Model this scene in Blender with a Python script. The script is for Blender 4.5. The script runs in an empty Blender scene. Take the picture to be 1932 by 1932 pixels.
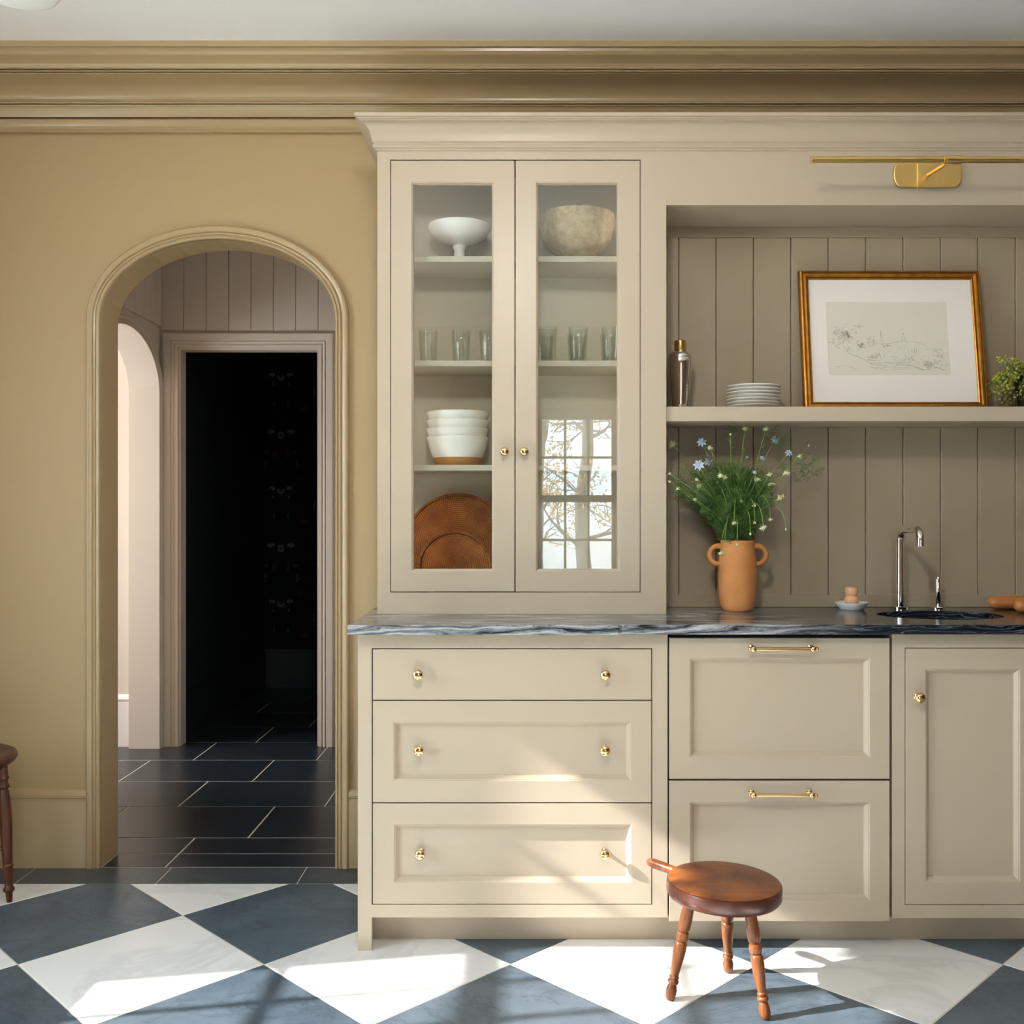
import bpy, bmesh, math, random
from mathutils import Vector, Matrix

S = bpy.context.scene
C = S.collection
PI = math.pi
rnd = random.Random(11)
F, CX, CY, H = 1906.0, 995.0, 969.0, 1.22          # focal length in pixels, vanishing point, eye height


def wx(px, d): return (px - CX) * d / F
def wz(py, d): return H - (py - CY) * d / F


# ------------------------------------------------------------------ camera, sky, sun, exposure
cam = bpy.data.objects.new('camera', bpy.data.cameras.new('camera')); C.objects.link(cam)
cam.location = (0, 0, H); cam.rotation_euler = (PI / 2, 0, 0)
cam.data.sensor_width = 36; cam.data.lens = F / 1932 * 36
cam.data.shift_x = -(CX - 966) / 1932; cam.data.shift_y = (CY - 966) / 1932
cam.data.clip_start = 0.05; cam.data.clip_end = 300
S.camera = cam
S.view_settings.view_transform = 'Standard'; S.view_settings.look = 'None'
S.view_settings.gamma = 1; S.view_settings.use_curve_mapping = False
S.view_settings.exposure = 0.56
try:
    S.cycles.max_bounces = 12; S.cycles.diffuse_bounces = 6; S.cycles.glossy_bounces = 6
    S.cycles.transmission_bounces = 10; S.cycles.transparent_max_bounces = 16
    S.cycles.caustics_reflective = False; S.cycles.caustics_refractive = False
    S.cycles.sample_clamp_indirect = 6.0
except Exception:
    pass

world = bpy.data.worlds.new('world'); S.world = world; world.use_nodes = True
wn = world.node_tree; wn.nodes.clear()
w_out = wn.nodes.new('ShaderNodeOutputWorld'); w_bg = wn.nodes.new('ShaderNodeBackground')
w_bg.inputs['Color'].default_value = (0.70, 0.86, 1.0, 1); w_bg.inputs['Strength'].default_value = 13.5
wn.links.new(w_bg.outputs[0], w_out.inputs[0])

SUN = Vector((1.0, 0.18, -0.65)).normalized()
sun_d = bpy.data.lights.new('sun', 'SUN'); sun_d.energy = 28.0; sun_d.angle = 0.012
sun_d.color = (1.0, 0.98, 0.95)
sun = bpy.data.objects.new('sun', sun_d); C.objects.link(sun)
sun.rotation_euler = SUN.to_track_quat('-Z', 'Y').to_euler(); sun.location = (-6, 1, 5)


def portal(loc, rot, sx, sy):
    l = bpy.data.lights.new('window_portal', 'AREA'); l.shape = 'RECTANGLE'; l.size = sx; l.size_y = sy
    l.cycles.is_portal = True
    o = bpy.data.objects.new('window_portal', l); C.objects.link(o); o.location = loc; o.rotation_euler = rot


XL, XR, YF, YB, ZC = -2.5, 3.2, -2.3, 3.49, 2.742     # kitchen shell
# windows: (wall, u0, u1, z0, z1)
WIN_LEFT = [(1.78, 2.40, 0.88, 2.25), (0.76, 1.72, 0.10, 2.30)]  # the second opening is unseen, added for more light from the left
WIN_FRONT = [(0.10, 0.73, 0.66, 2.03)]
for (a, b, c, d) in WIN_LEFT: portal((XL - .1, (a + b) / 2, (c + d) / 2), (0, -PI / 2, 0), d - c, b - a)
for (a, b, c, d) in WIN_FRONT: portal(((a + b) / 2, YF - .1, (c + d) / 2), (PI / 2, 0, 0), b - a, d - c)

# unseen area lamp added in the side room, standing in for daylight
sl = bpy.data.lights.new('side_room_fill', 'AREA'); sl.shape = 'RECTANGLE'; sl.size = 1.1; sl.size_y = 1.3
sl.energy = 74; sl.color = (0.84, 0.91, 1.0)
so = bpy.data.objects.new('side_room_fill', sl); C.objects.link(so)
so.location = (-3.9, 4.55, 1.35); so.rotation_euler = (0, -PI / 2, 0.12)


# ------------------------------------------------------------------ materials
def srgb(r, g, b):
    f = lambda c: (c / 255 / 12.92) if c / 255 <= 0.04045 else ((c / 255 + 0.055) / 1.055) ** 2.4
    return (f(r), f(g), f(b), 1)


class NT:
    def __init__(s, name):
        s.m = bpy.data.materials.new(name); s.m.use_nodes = True
        s.t = s.m.node_tree; s.t.nodes.clear()
        s.out = s.n('ShaderNodeOutputMaterial')

    def n(s, kind, **kw):
        nd = s.t.nodes.new(kind)
        for k, v in kw.items(): setattr(nd, k, v)
        return nd

    def l(s, a, b): s.t.links.new(a, b)

    def principled(s, col=None, rough=.5, metal=0, spec=.5):
        p = s.n('ShaderNodeBsdfPrincipled')
        if col: p.inputs['Base Color'].default_value = col
        p.inputs['Roughness'].default_value = rough; p.inputs['Metallic'].default_value = metal
        p.inputs['Specular IOR Level'].default_value = spec
        s.l(p.outputs[0], s.out.inputs[0]); s.p = p
        return p

    def coords(s, scale=(1, 1, 1), rot=(0, 0, 0), kind='Object'):
        tc = s.n('ShaderNodeTexCoord'); mp = s.n('ShaderNodeMapping')
        mp.inputs['Scale'].default_value = scale; mp.inputs['Rotation'].default_value = rot
        s.l(tc.outputs[kind], mp.inputs[0])
        return mp.outputs[0]

    def geo(s, scale=(1, 1, 1), rot=(0, 0, 0)):
        g = s.n('ShaderNodeNewGeometry'); mp = s.n('ShaderNodeMapping')
        mp.inputs['Scale'].default_value = scale; mp.inputs['Rotation'].default_value = rot
        s.l(g.outputs['Position'], mp.inputs[0])
        return mp.outputs[0]

    def noise(s, vec, scale, detail=4, rough=.5, dist=0):
        n = s.n('ShaderNodeTexNoise'); s.l(vec, n.inputs['Vector'])
        n.inputs['Scale'].default_value = scale; n.inputs['Detail'].default_value = detail
        n.inputs['Roughness'].default_value = rough; n.inputs['Distortion'].default_value = dist
        return n.outputs['Fac']

    def wave(s, vec, scale, dist, detail=3, dscale=1, direction='X'):
        n = s.n('ShaderNodeTexWave', bands_direction=direction); s.l(vec, n.inputs['Vector'])
        n.inputs['Scale'].default_value = scale; n.inputs['Distortion'].default_value = dist
        n.inputs['Detail'].default_value = detail; n.inputs['Detail Scale'].default_value = dscale
        return n.outputs['Fac']

    def ramp(s, fac, stops, interp='LINEAR'):
        r = s.n('ShaderNodeValToRGB'); s.l(fac, r.inputs[0]); r.color_ramp.interpolation = interp
        e = r.color_ramp.elements
        while len(e) < len(stops): e.new(0.5)
        for i, (p, c) in enumerate(stops): e[i].position = p; e[i].color = c
        return r.outputs[0]

    def mix(s, fac, a, b, mode='MIX'):
        m = s.n('ShaderNodeMix', data_type='RGBA', blend_type=mode)
        for sock, v in ((m.inputs[0], fac), (m.inputs[6], a), (m.inputs[7], b)):
            if hasattr(v, 'node'): s.l(v, sock)
            else: sock.default_value = v
        return m.outputs[2]

    def math(s, op, a, b=0.0, c=0.0):
        m = s.n('ShaderNodeMath', operation=op)
        for i, v in enumerate((a, b, c)):
            if hasattr(v, 'node'): s.l(v, m.inputs[i])
            else: m.inputs[i].default_value = v
        return m.outputs[0]

    def bump(s, h, strength=.2, dist=.01):
        b = s.n('ShaderNodeBump'); s.l(h, b.inputs['Height'])
        b.inputs['Strength'].default_value = strength; b.inputs['Distance'].default_value = dist
        s.l(b.outputs[0], s.p.inputs['Normal'])


def paint(name, col, rough=.4, var=.03):
    t = NT(name); t.principled(rough=rough)
    v = t.geo()
    c2 = tuple(max(0, x * (1 - var)) for x in col[:3]) + (1,)
    t.l(t.mix(t.noise(v, 2.2, 3), col, c2), t.p.inputs['Base Color'])
    t.bump(t.noise(v, 160, 2), .05, .001)
    return t.m


def metal(name, col, rough):
    t = NT(name); t.principled(col, rough, 1.0)
    return t.m


def wood(name, c1, c2, rough=.35, axis='Z', scale=1.0, dark=None):
    t = NT(name); t.principled(rough=rough)
    sc = {'X': (1.2, 14, 14), 'Y': (14, 1.2, 14), 'Z': (14, 14, 1.2)}[axis]
    v = t.coords(tuple(x * scale for x in sc))
    n1 = t.noise(v, 3.0, 6, .6, .8)
    col = t.ramp(n1, [(.3, c1), (.7, c2)])
    if dark:
        n2 = t.noise(t.coords((1, 1, 1)), 7, 5, .6, .5)
        col = t.mix(t.ramp(n2, [(.38, (0, 0, 0, 1)), (.62, (1, 1, 1, 1))]), dark, col)
    t.l(col, t.p.inputs['Base Color'])
    t.bump(n1, .12, .002)
    return t.m


def marble_white():
    t = NT('white_marble_tile'); t.principled(rough=.28)
    v = t.geo((1, 1, 1), (0, 0, .5))
    n = t.noise(v, 1.6, 6, .62, 1.6)
    vein = t.ramp(n, [(.44, (1, 1, 1, 1)), (.50, (.72, .74, .76, 1)), (.545, (1, 1, 1, 1))])
    oi = t.n('ShaderNodeObjectInfo')
    base = t.mix(oi.outputs['Random'], srgb(238, 238, 236), srgb(228, 228, 226))
    t.l(t.mix(.45, base, vein, 'MULTIPLY'), t.p.inputs['Base Color'])
    t.bump(t.noise(v, 9, 3), .02, .002)
    return t.m


def marble_dark(name, a, b, rough=.33, vein_c=(10, 14, 18)):
    t = NT(name); t.principled(rough=rough)
    v = t.geo((1, 1, 1), (0, 0, -.4))
    n = t.noise(v, 3.2, 7, .65, 1.2)
    oi = t.n('ShaderNodeObjectInfo')
    base = t.mix(t.ramp(n, [(.3, (0, 0, 0, 1)), (.7, (1, 1, 1, 1))]), a, b)
    base = t.mix(t.math('MULTIPLY', oi.outputs['Random'], .3), base, srgb(48, 58, 66))
    n2 = t.noise(t.geo((1, 1.6, 1), (0, 0, .9)), 2.3, 9, .72, 2.2)
    vein = t.ramp(n2, [(.485, (0, 0, 0, 1)), (.5, (1, 1, 1, 1)), (.515, (0, 0, 0, 1))])
    t.l(t.mix(t.math('MULTIPLY', vein, .55), base, srgb(*vein_c)), t.p.inputs['Base Color'])
    t.bump(n, .05, .002)
    return t.m


def counter_marble():
    t = NT('veined_grey_marble'); t.principled(rough=.16)
    v = t.geo((1.2, 3.2, 6.5), (0, .22, .30))
    warp = t.noise(v, 1.9, 5, .6, 1.0)
    w = t.wave(v, 2.2, 12, 6, 1.6, 'Z')
    band = t.math('ADD', t.math('MULTIPLY', warp, .6), t.math('MULTIPLY', w, .4))
    # the slab over the sink is the darker one
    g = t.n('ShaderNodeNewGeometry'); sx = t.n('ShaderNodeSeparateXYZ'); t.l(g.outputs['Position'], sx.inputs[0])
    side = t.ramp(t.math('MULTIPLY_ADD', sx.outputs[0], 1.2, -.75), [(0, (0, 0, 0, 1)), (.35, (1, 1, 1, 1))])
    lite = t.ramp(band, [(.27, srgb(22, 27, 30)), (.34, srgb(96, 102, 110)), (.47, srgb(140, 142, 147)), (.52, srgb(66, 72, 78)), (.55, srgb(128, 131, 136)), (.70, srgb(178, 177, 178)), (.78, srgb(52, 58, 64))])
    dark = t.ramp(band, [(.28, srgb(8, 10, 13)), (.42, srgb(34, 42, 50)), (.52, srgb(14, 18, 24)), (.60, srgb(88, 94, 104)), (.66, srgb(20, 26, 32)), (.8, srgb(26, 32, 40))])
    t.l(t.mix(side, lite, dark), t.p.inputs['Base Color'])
    return t.m


def glass_pane_mat(name='clear_glass', tint=(.97, .985, .975, 1)):
    t = NT(name)
    tr = t.n('ShaderNodeBsdfTransparent'); tr.inputs[0].default_value = tint
    gl = t.n('ShaderNodeBsdfGlossy'); gl.inputs['Roughness'].default_value = 0.0
    lw = t.n('ShaderNodeLayerWeight'); lw.inputs[0].default_value = .5
    fr = t.math('MULTIPLY_ADD', t.math('POWER', lw.outputs['Facing'], 5), .95, .045)
    mx = t.n('ShaderNodeMixShader')
    t.l(fr, mx.inputs[0]); t.l(tr.outputs[0], mx.inputs[1]); t.l(gl.outputs[0], mx.inputs[2])
    t.l(mx.outputs[0], t.out.inputs[0])
    return t.m


def tumbler_mat():
    t = NT('drinking_glass')
    tr = t.n('ShaderNodeBsdfTransparent'); tr.inputs[0].default_value = (.96, .97, .96, 1)
    gl = t.n('ShaderNodeBsdfGlossy'); gl.inputs['Roughness'].default_value = 0.03
    lw = t.n('ShaderNodeLayerWeight'); lw.inputs[0].default_value = .5
    fr = t.math('MULTIPLY_ADD', t.math('POWER', lw.outputs['Facing'], 4), .35, .04)
    mx = t.n('ShaderNodeMixShader')
    t.l(fr, mx.inputs[0]); t.l(tr.outputs[0], mx.inputs[1]); t.l(gl.outputs[0], mx.inputs[2])
    t.l(mx.outputs[0], t.out.inputs[0])
    return t.m


def rattan_mat():
    t = NT('woven_rattan'); t.principled(rough=.55)
    tc = t.n('ShaderNodeTexCoord'); sp = t.n('ShaderNodeSeparateXYZ'); t.l(tc.outputs['Object'], sp.inputs[0])
    ang = t.math('ARCTAN2', sp.outputs[1], sp.outputs[0])
    r = t.math('SQRT', t.math('ADD', t.math('MULTIPLY', sp.outputs[0], sp.outputs[0]), t.math('MULTIPLY', sp.outputs[1], sp.outputs[1])))
    ring = t.math('FLOOR', t.math('MULTIPLY', r, 150))
    st = t.math('SINE', t.math('ADD', t.math('MULTIPLY', ang, 140), t.math('MULTIPLY', ring, 1.9)))
    nse = t.noise(t.coords(), 14, 3)
    base = t.ramp(nse, [(.3, srgb(150, 80, 30)), (.7, srgb(214, 134, 62))])
    rg = t.ramp(t.math('FRACT', t.math('MULTIPLY', r, 150)), [(0, srgb(120, 90, 70)), (.25, (1, 1, 1, 1)), (.8, (1, 1, 1, 1)), (1, srgb(120, 90, 70))])
    base = t.mix(.9, base, rg, 'MULTIPLY')
    dark = t.ramp(st, [(.15, srgb(64, 28, 10)), (.55, srgb(255, 235, 205))])
    t.l(t.mix(.40, base, dark, 'MULTIPLY'), t.p.inputs['Base Color'])
    t.bump(st, .5, .002)
    return t.m


def wallpaper_mat():
    t = NT('dark_floral_wallpaper'); t.principled(rough=.85, spec=.2)
    g = t.n('ShaderNodeNewGeometry'); sp = t.n('ShaderNodeSeparateXYZ'); t.l(g.outputs['Position'], sp.inputs[0])
    X, Z = sp.outputs[0], sp.outputs[2]
    xc = wx(530, 7.13)
    u = t.math('SUBTRACT', t.math('MODULO', t.math('ADD', t.math('SUBTRACT', X, xc), 10 * .62 + .31), .62), .31)
    u = t.math('ABSOLUTE', u)
    z = t.math('MODULO', t.math('SUBTRACT', Z, wz(768, 7.13) - .23 + .8 - 8.0), .8)

    def blob(cu, cz, ru, rz):
        a = t.math('DIVIDE', t.math('SUBTRACT', u, cu), ru); b = t.math('DIVIDE', t.math('SUBTRACT', z, cz), rz)
        dd = t.math('ADD', t.math('MULTIPLY', a, a), t.math('MULTIPLY', b, b))
        return t.math('LESS_THAN', dd, 1)
    cmb = t.n('ShaderNodeCombineXYZ'); t.l(u, cmb.inputs[0]); t.l(z, cmb.inputs[2])
    col = srgb(11, 14, 15)
    brk = t.math('MULTIPLY', t.math('GREATER_THAN', t.noise(cmb.outputs[0], 48, 3), .47), .62)
    for (cu, cz, ru, rz, c) in [(0, .03, .03, .026, (120, 112, 96)), (0, .03, .012, .01, (40, 34, 22)),
                                (.07, .055, .028, .018, (116, 112, 104)), (0, .44, .027, .023, (104, 104, 98)),
                                (0, .44, .011, .01, (36, 32, 24)), (.062, .458, .024, .014, (104, 104, 98)),
                                (.045, .70, .018, .04, (78, 52, 30)), (.16, .22, .03, .018, (84, 36, 40)),
                                (.115, .62, .012, .03, (96, 74, 30)), (.235, .33, .01, .04, (98, 80, 44)),
                                (.14, .52, .035, .02, (56, 44, 34)), (.05, .26, .008, .022, (86, 92, 88))]:
        col = t.mix(t.math('MULTIPLY', blob(cu, cz, ru, rz), brk), col, srgb(*c))
    vo = t.n('ShaderNodeTexVoronoi'); t.l(cmb.outputs[0], vo.inputs['Vector']); vo.inputs['Scale'].default_value = 17
    dot = t.ramp(vo.outputs['Distance'], [(.0, (1, 1, 1, 1)), (.22, (1, 1, 1, 1)), (.27, (0, 0, 0, 1))])
    sep = t.n('ShaderNodeSeparateColor'); t.l(vo.outputs['Color'], sep.inputs[0])
    keep = t.math('GREATER_THAN', sep.outputs[0], .72)
    cc = t.mix(sep.outputs[1], srgb(70, 66, 40), srgb(84, 86, 88))
    str_ = t.noise(cmb.outputs[0], 60, 2)
    m = t.math('MULTIPLY', t.math('MULTIPLY', dot, keep), t.math('GREATER_THAN', str_, .5))
    col = t.mix(m, col, cc)
    t.l(col, t.p.inputs['Base Color'])
    return t.m


def leaf_mat(name, a, b, trans=.25):
    t = NT(name); t.principled(rough=.5)
    n = t.noise(t.geo(), 22, 3)
    t.l(t.ramp(n, [(.3, a), (.7, b)]), t.p.inputs['Base Color'])
    t.p.inputs['Subsurface Weight'].default_value = 0
    return t.m


def papier_mat():
    t = NT('rough_papier'); t.principled(rough=.8)
    v = t.coords()
    n = t.noise(v, 45, 6, .65)
    t.l(t.ramp(n, [(.3, srgb(202, 172, 128)), (.7, srgb(236, 214, 176))]), t.p.inputs['Base Color'])
    t.bump(n, 1.0, .03)
    return t.m


def clay_mat():
    t = NT('terracotta_clay'); t.principled(rough=.75)
    v = t.coords(); n = t.noise(v, 9, 5, .6)
    t.l(t.ramp(n, [(.3, srgb(196, 128, 68)), (.7, srgb(220, 152, 90))]), t.p.inputs['Base Color'])
    t.bump(t.noise(v, 24, 4), .35, .004)
    return t.m


M = {
    'cab': paint('mushroom_cabinet_paint', srgb(186, 170, 148), .36),
    'wall': paint('khaki_wall_paint', srgb(173, 148, 108), .55),
    'trim': paint('khaki_trim_paint', srgb(174, 151, 114), .26),
    'niche': paint('niche_board_paint', srgb(162, 146, 122), .42),
    'hall': paint('hallway_paint', srgb(198, 184, 168), .5),
    'side': paint('side_room_paint', srgb(215, 205, 200), .5),
    'ceil': paint('white_ceiling_paint', srgb(250, 250, 250), .7),
    'inner': paint('cabinet_inside_paint', srgb(186, 176, 156), .5),
    'shadowgap': paint('dark_gap', srgb(22, 22, 20), .8),  # near-black colour standing in for shade inside gaps and hollows
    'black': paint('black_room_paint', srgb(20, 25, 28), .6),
    'brass': metal('polished_brass', (0.93, 0.64, 0.32, 1), .16),
    'satinbrass': metal('satin_brass', (0.83, 0.57, 0.20, 1), .28),
    'nickel': metal('polished_nickel', (0.84, 0.79, 0.73, 1), .07),
    'grout': paint('pale_grout', srgb(205, 198, 182), .8),
    'white_tile': marble_white(),
    'dark_tile': marble_dark('blue_grey_stone_tile', srgb(66, 79, 90), srgb(98, 112, 124)),
    'border_tile': marble_dark('border_stone_tile', srgb(58, 66, 68), srgb(78, 88, 92)),
    'hall_tile': marble_dark('black_slate_tile', srgb(22, 26, 30), srgb(38, 44, 50), .30),
    'counter': counter_marble(),
    'glass': glass_pane_mat(),
    'dim_glass': glass_pane_mat('dimmed_front_glass', (.90, .90, .90, 1)),  # slight grey tint added to dim the light of the front window
    'sun_dimmer': glass_pane_mat('sun_dimming_glass', (.64, .64, .64, 1)),  # grey tint added to weaken sun and sky through the left window
    'tumbler': tumbler_mat(),
    'white_china': paint('white_glaze', srgb(236, 232, 224), .22, .01),
    'matt_white': paint('matt_white_ceramic', srgb(232, 229, 224), .5, .02),
    'tan_clay': paint('raw_tan_clay', srgb(186, 134, 70), .7),
    'rattan': rattan_mat(),
    'papier': papier_mat(),
    'clay': clay_mat(),
    'paper_wall': wallpaper_mat(),
    'stool': wood('worn_stool_wood', srgb(84, 40, 16), srgb(140, 80, 32), .34, 'Z', 1),
    'stool_seat': wood('worn_seat_wood', srgb(118, 62, 22), srgb(164, 94, 38), .30, 'X', .8, srgb(84, 40, 18)),
    'stool_rim': wood('dark_rim_wood', srgb(52, 24, 16), srgb(88, 44, 28), .28, 'X', .7),
    'darkwood': wood('dark_turned_wood', srgb(60, 26, 12), srgb(106, 54, 24), .36, 'Z', 1),
    'seatwood': wood('dark_seat_wood', srgb(52, 26, 16), srgb(92, 52, 32), .35, 'X', .6),
    'doorwood': wood('warm_door_wood', srgb(150, 92, 48), srgb(196, 132, 78), .4, 'Z', .5),
    'bounce_damper': wood('bounce_damping_wood', srgb(62, 44, 32), srgb(88, 64, 46), .4, 'Z', .3),
    'palewood': wood('pale_beech', srgb(214, 158, 112), srgb(236, 186, 142), .45, 'Z', 1),
    'pinwood': wood('rolling_pin_wood', srgb(160, 92, 40), srgb(204, 134, 72), .4, 'X', .6),
    'gold': None,
    'mat': paint('mat_board', srgb(236, 228, 220), .9, .01),
    'print': paint('print_paper', srgb(220, 213, 198), .9, .03),
    'ink': paint('etching_ink', srgb(132, 130, 120), .9),
    'ink2': paint('etching_ink_dark', srgb(88, 86, 80), .9),
    'stem': leaf_mat('green_stem', srgb(104, 130, 60), srgb(150, 168, 96)),
    'frond': leaf_mat('green_fronds', srgb(48, 82, 30), srgb(104, 138, 62)),
    'pod': paint('cream_petals', srgb(228, 226, 178), .6, .1),
    'blue': paint('pale_blue_petals', srgb(190, 202, 226), .6, .05),
    'ivy': leaf_mat('yellow_green_leaves', srgb(92, 116, 26), srgb(172, 172, 62)),
    'ivy_stem': paint('ivy_stem', srgb(92, 60, 40), .7),
    'pot': paint('dark_stone_pot', srgb(52, 43, 36), .8, .3),
    'opal': None,
    'bark': wood('tree_bark', srgb(92, 84, 78), srgb(140, 132, 124), .9, 'Z', .2),
    'autumn': leaf_mat('autumn_leaves', srgb(206, 160, 40), srgb(236, 200, 96)),
    'ground': paint('outdoor_ground', srgb(220, 217, 210), .9, .1),
    'sash': paint('window_sash_paint', srgb(120, 110, 88), .45),
    'bristle': paint('tan_bristle', srgb(186, 160, 120), .9),
}
_t = NT('gilded_frame'); _t.principled(rough=.3, metal=.85)
_n = _t.noise(_t.coords(), 30, 5)
_t.l(_t.ramp(_n, [(.3, srgb(178, 116, 36)), (.65, srgb(212, 148, 58))]), _t.p.inputs['Base Color']); M['gold'] = _t.m
_t = NT('gilded_frame_dark'); _t.principled(srgb(120, 70, 22), rough=.4, metal=.7); M['gold_dark'] = _t.m
_t = NT('opal_glass'); _t.principled(srgb(248, 248, 246), .35); _t.p.inputs['Transmission Weight'].default_value = .15
M['opal'] = _t.m
_t = NT('added_lamp_glow'); _e = _t.n('ShaderNodeEmission'); _e.inputs[0].default_value = (1.0, .95, .88, 1); _e.inputs[1].default_value = 104.0; _t.l(_e.outputs[0], _t.out.inputs[0])  # glow of the added lamp, there to fill the upper room
M['added_glow'] = _t.m


# ------------------------------------------------------------------ mesh helpers
class MB:
    def __init__(s): s.v = []; s.f = []

    def add(s, vs, fs):
        b = len(s.v); s.v += [tuple(p) for p in vs]; s.f += [tuple(i + b for i in f) for f in fs]; return s

    def box(s, x0, x1, y0, y1, z0, z1):
        x0, x1 = min(x0, x1), max(x0, x1); y0, y1 = min(y0, y1), max(y0, y1); z0, z1 = min(z0, z1), max(z0, z1)
        return s.add([(x0, y0, z0), (x1, y0, z0), (x1, y1, z0), (x0, y1, z0), (x0, y0, z1), (x1, y0, z1), (x1, y1, z1), (x0, y1, z1)],
                     [(0, 3, 2, 1), (4, 5, 6, 7), (0, 1, 5, 4), (1, 2, 6, 5), (2, 3, 7, 6), (3, 0, 4, 7)])

    def prism(s, poly, mp, t0, t1):
        n = len(poly)
        return s.add([mp(u, z, t0) for u, z in poly] + [mp(u, z, t1) for u, z in poly],
                     [tuple(range(n)), tuple(range(2 * n - 1, n - 1, -1))] + [(i, (i + 1) % n, n + (i + 1) % n, n + i) for i in range(n)])

    def lathe(s, prof, mx=None, n=24, wob=None, closed=False):
        mx = mx or Matrix.Identity(4); vs = []; idx = []
        for k, (r, z) in enumerate(prof):
            if r < 1e-6:
                idx.append([len(vs)] * n); vs.append(mx @ Vector((0, 0, z)))
            else:
                row = []
                for i in range(n):
                    a = 2 * PI * i / n; rr = r
                    if wob: rr = r * wob(a, z)
                    row.append(len(vs)); vs.append(mx @ Vector((rr * math.cos(a), rr * math.sin(a), z)))
                idx.append(row)
        fs = []
        rng = range(len(prof) if closed else len(prof) - 1)
        for k in rng:
            A, B = idx[k], idx[(k + 1) % len(prof)]
            for i in range(n):
                j = (i + 1) % n; f = []
                for q in (A[i], A[j], B[j], B[i]):
                    if q not in f: f.append(q)
                if len(f) > 2: fs.append(tuple(f))
        return s.add(vs, fs)

    def tube(s, pts, r, n=8, cap=True):
        pts = [Vector(p) for p in pts]; m = len(pts)
        rs = r if isinstance(r, (list, tuple)) else [r] * m
        T = [(pts[min(i + 1, m - 1)] - pts[max(i - 1, 0)]).normalized() for i in range(m)]
        up = Vector((0, 0, 1)) if abs(T[0].z) < .9 else Vector((1, 0, 0))
        nrm = T[0].cross(up).normalized(); vs = []
        for i in range(m):
            nrm = (nrm - T[i] * nrm.dot(T[i]))
            nrm = nrm.normalized() if nrm.length > 1e-6 else T[i].orthogonal().normalized()
            bn = T[i].cross(nrm)
            for k in range(n):
                a = 2 * PI * k / n
                vs.append(pts[i] + (nrm * math.cos(a) + bn * math.sin(a)) * rs[i])
        fs = [(i * n + k, i * n + (k + 1) % n, (i + 1) * n + (k + 1) % n, (i + 1) * n + k) for i in range(m - 1) for k in range(n)]
        if cap: fs += [tuple(range(n - 1, -1, -1)), tuple(range((m - 1) * n, m * n))]
        return s.add(vs, fs)

    def sweep(s, path, prof, mp, closed=False):
        """path 2-D, profile (offset to the left of travel, height); mitred corners"""
        m = len(path); P = [Vector(p) for p in path]; rows = []
        for i in range(m):
            a = (P[i] - P[i - 1]) if (i > 0 or closed) else (P[1] - P[0])
            b = (P[(i + 1) % m] - P[i]) if (i < m - 1 or closed) else (P[-1] - P[-2])
            a.normalize(); b.normalize()
            na, nb = Vector((-a.y, a.x)), Vector((-b.y, b.x)); nn = (na + nb)
            nn = nn / max(1e-6, nn.length); k = 1 / max(.25, nn.dot(na))
            rows.append([mp(P[i].x + nn.x * k * o, P[i].y + nn.y * k * o, h) for o, h in prof])
        q = len(prof); vs = [v for r in rows for v in r]; fs = []
        for i in range(m if closed else m - 1):
            j = (i + 1) % m
            for k in range(q):
                l = (k + 1) % q
                fs.append((i * q + k, j * q + k, j * q + l, i * q + l))
        if not closed: fs += [tuple(range(q)), tuple(range((m - 1) * q + q - 1, (m - 1) * q - 1, -1))]
        return s.add(vs, fs)

    def ball(s, c, r, n=8, sc=(1, 1, 1)):
        pr = [(r * math.sin(PI * k / (n // 2 + 2)), -r * math.cos(PI * k / (n // 2 + 2))) for k in range(n // 2 + 3)]
        pr[0] = (0, -r); pr[-1] = (0, r)
        return s.lathe(pr, Matrix.Translation(c) @ Matrix.Diagonal((*sc, 1)), n)


def off(parent):
    o = Vector((0, 0, 0))
    while parent is not None: o += parent.location; parent = parent.parent
    return o


def obj(name, m, mat, parent=None, loc=None, smooth=False, bevel=0, seg=2, kind=None, label=None, sharp=.6, weld=True):
    """vertices are given in world space unless the parent is turned; loc is the object's own origin in world space"""
    me = bpy.data.meshes.new(name)
    po = off(parent); origin = Vector(loc) if loc is not None else po
    me.from_pydata([(v[0] - origin.x, v[1] - origin.y, v[2] - origin.z) for v in m.v], [], m.f)
    bm = bmesh.new(); bm.from_mesh(me)
    if weld: bmesh.ops.remove_doubles(bm, verts=bm.verts, dist=1e-6)
    bmesh.ops.recalc_face_normals(bm, faces=bm.faces)
    if smooth:
        for f in bm.faces: f.smooth = True
        for e in bm.edges:
            if len(e.link_faces) == 2 and e.calc_face_angle(0) > sharp: e.smooth = False
    bm.to_mesh(me); bm.free()
    me.materials.append(mat)
    o = bpy.data.objects.new(name, me); C.objects.link(o)
    if parent is not None: o.parent = parent
    o.location = origin - po
    if bevel:
        b = o.modifiers.new('edge', 'BEVEL'); b.width = bevel; b.segments = seg; b.limit_method = 'ANGLE'; b.angle_limit = .7
    if kind: o['kind'] = kind
    if label: o['label'] = label
    return o


def tag(o, label=None, cat=None, group=None, kind=None):
    if label: o['label'] = label
    if cat: o['category'] = cat
    if group: o['group'] = group
    if kind: o['kind'] = kind
    return o


def thing(name, label, cat, loc, group=None):
    o = bpy.data.objects.new(name, None); C.objects.link(o); o.location = loc; o.empty_display_size = .05
    return tag(o, label, cat, group)


def copy_tree(o, dloc, label=None):
    c = o.copy(); C.objects.link(c); c.location = o.location + Vector(dloc)
    if label: c['label'] = label
    for ch in o.children:
        k = ch.copy(); C.objects.link(k); k.parent = c
        for g in ch.children:
            q = g.copy(); C.objects.link(q); q.parent = k
    return c


def bx(*a): return MB().box(*a)


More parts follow.
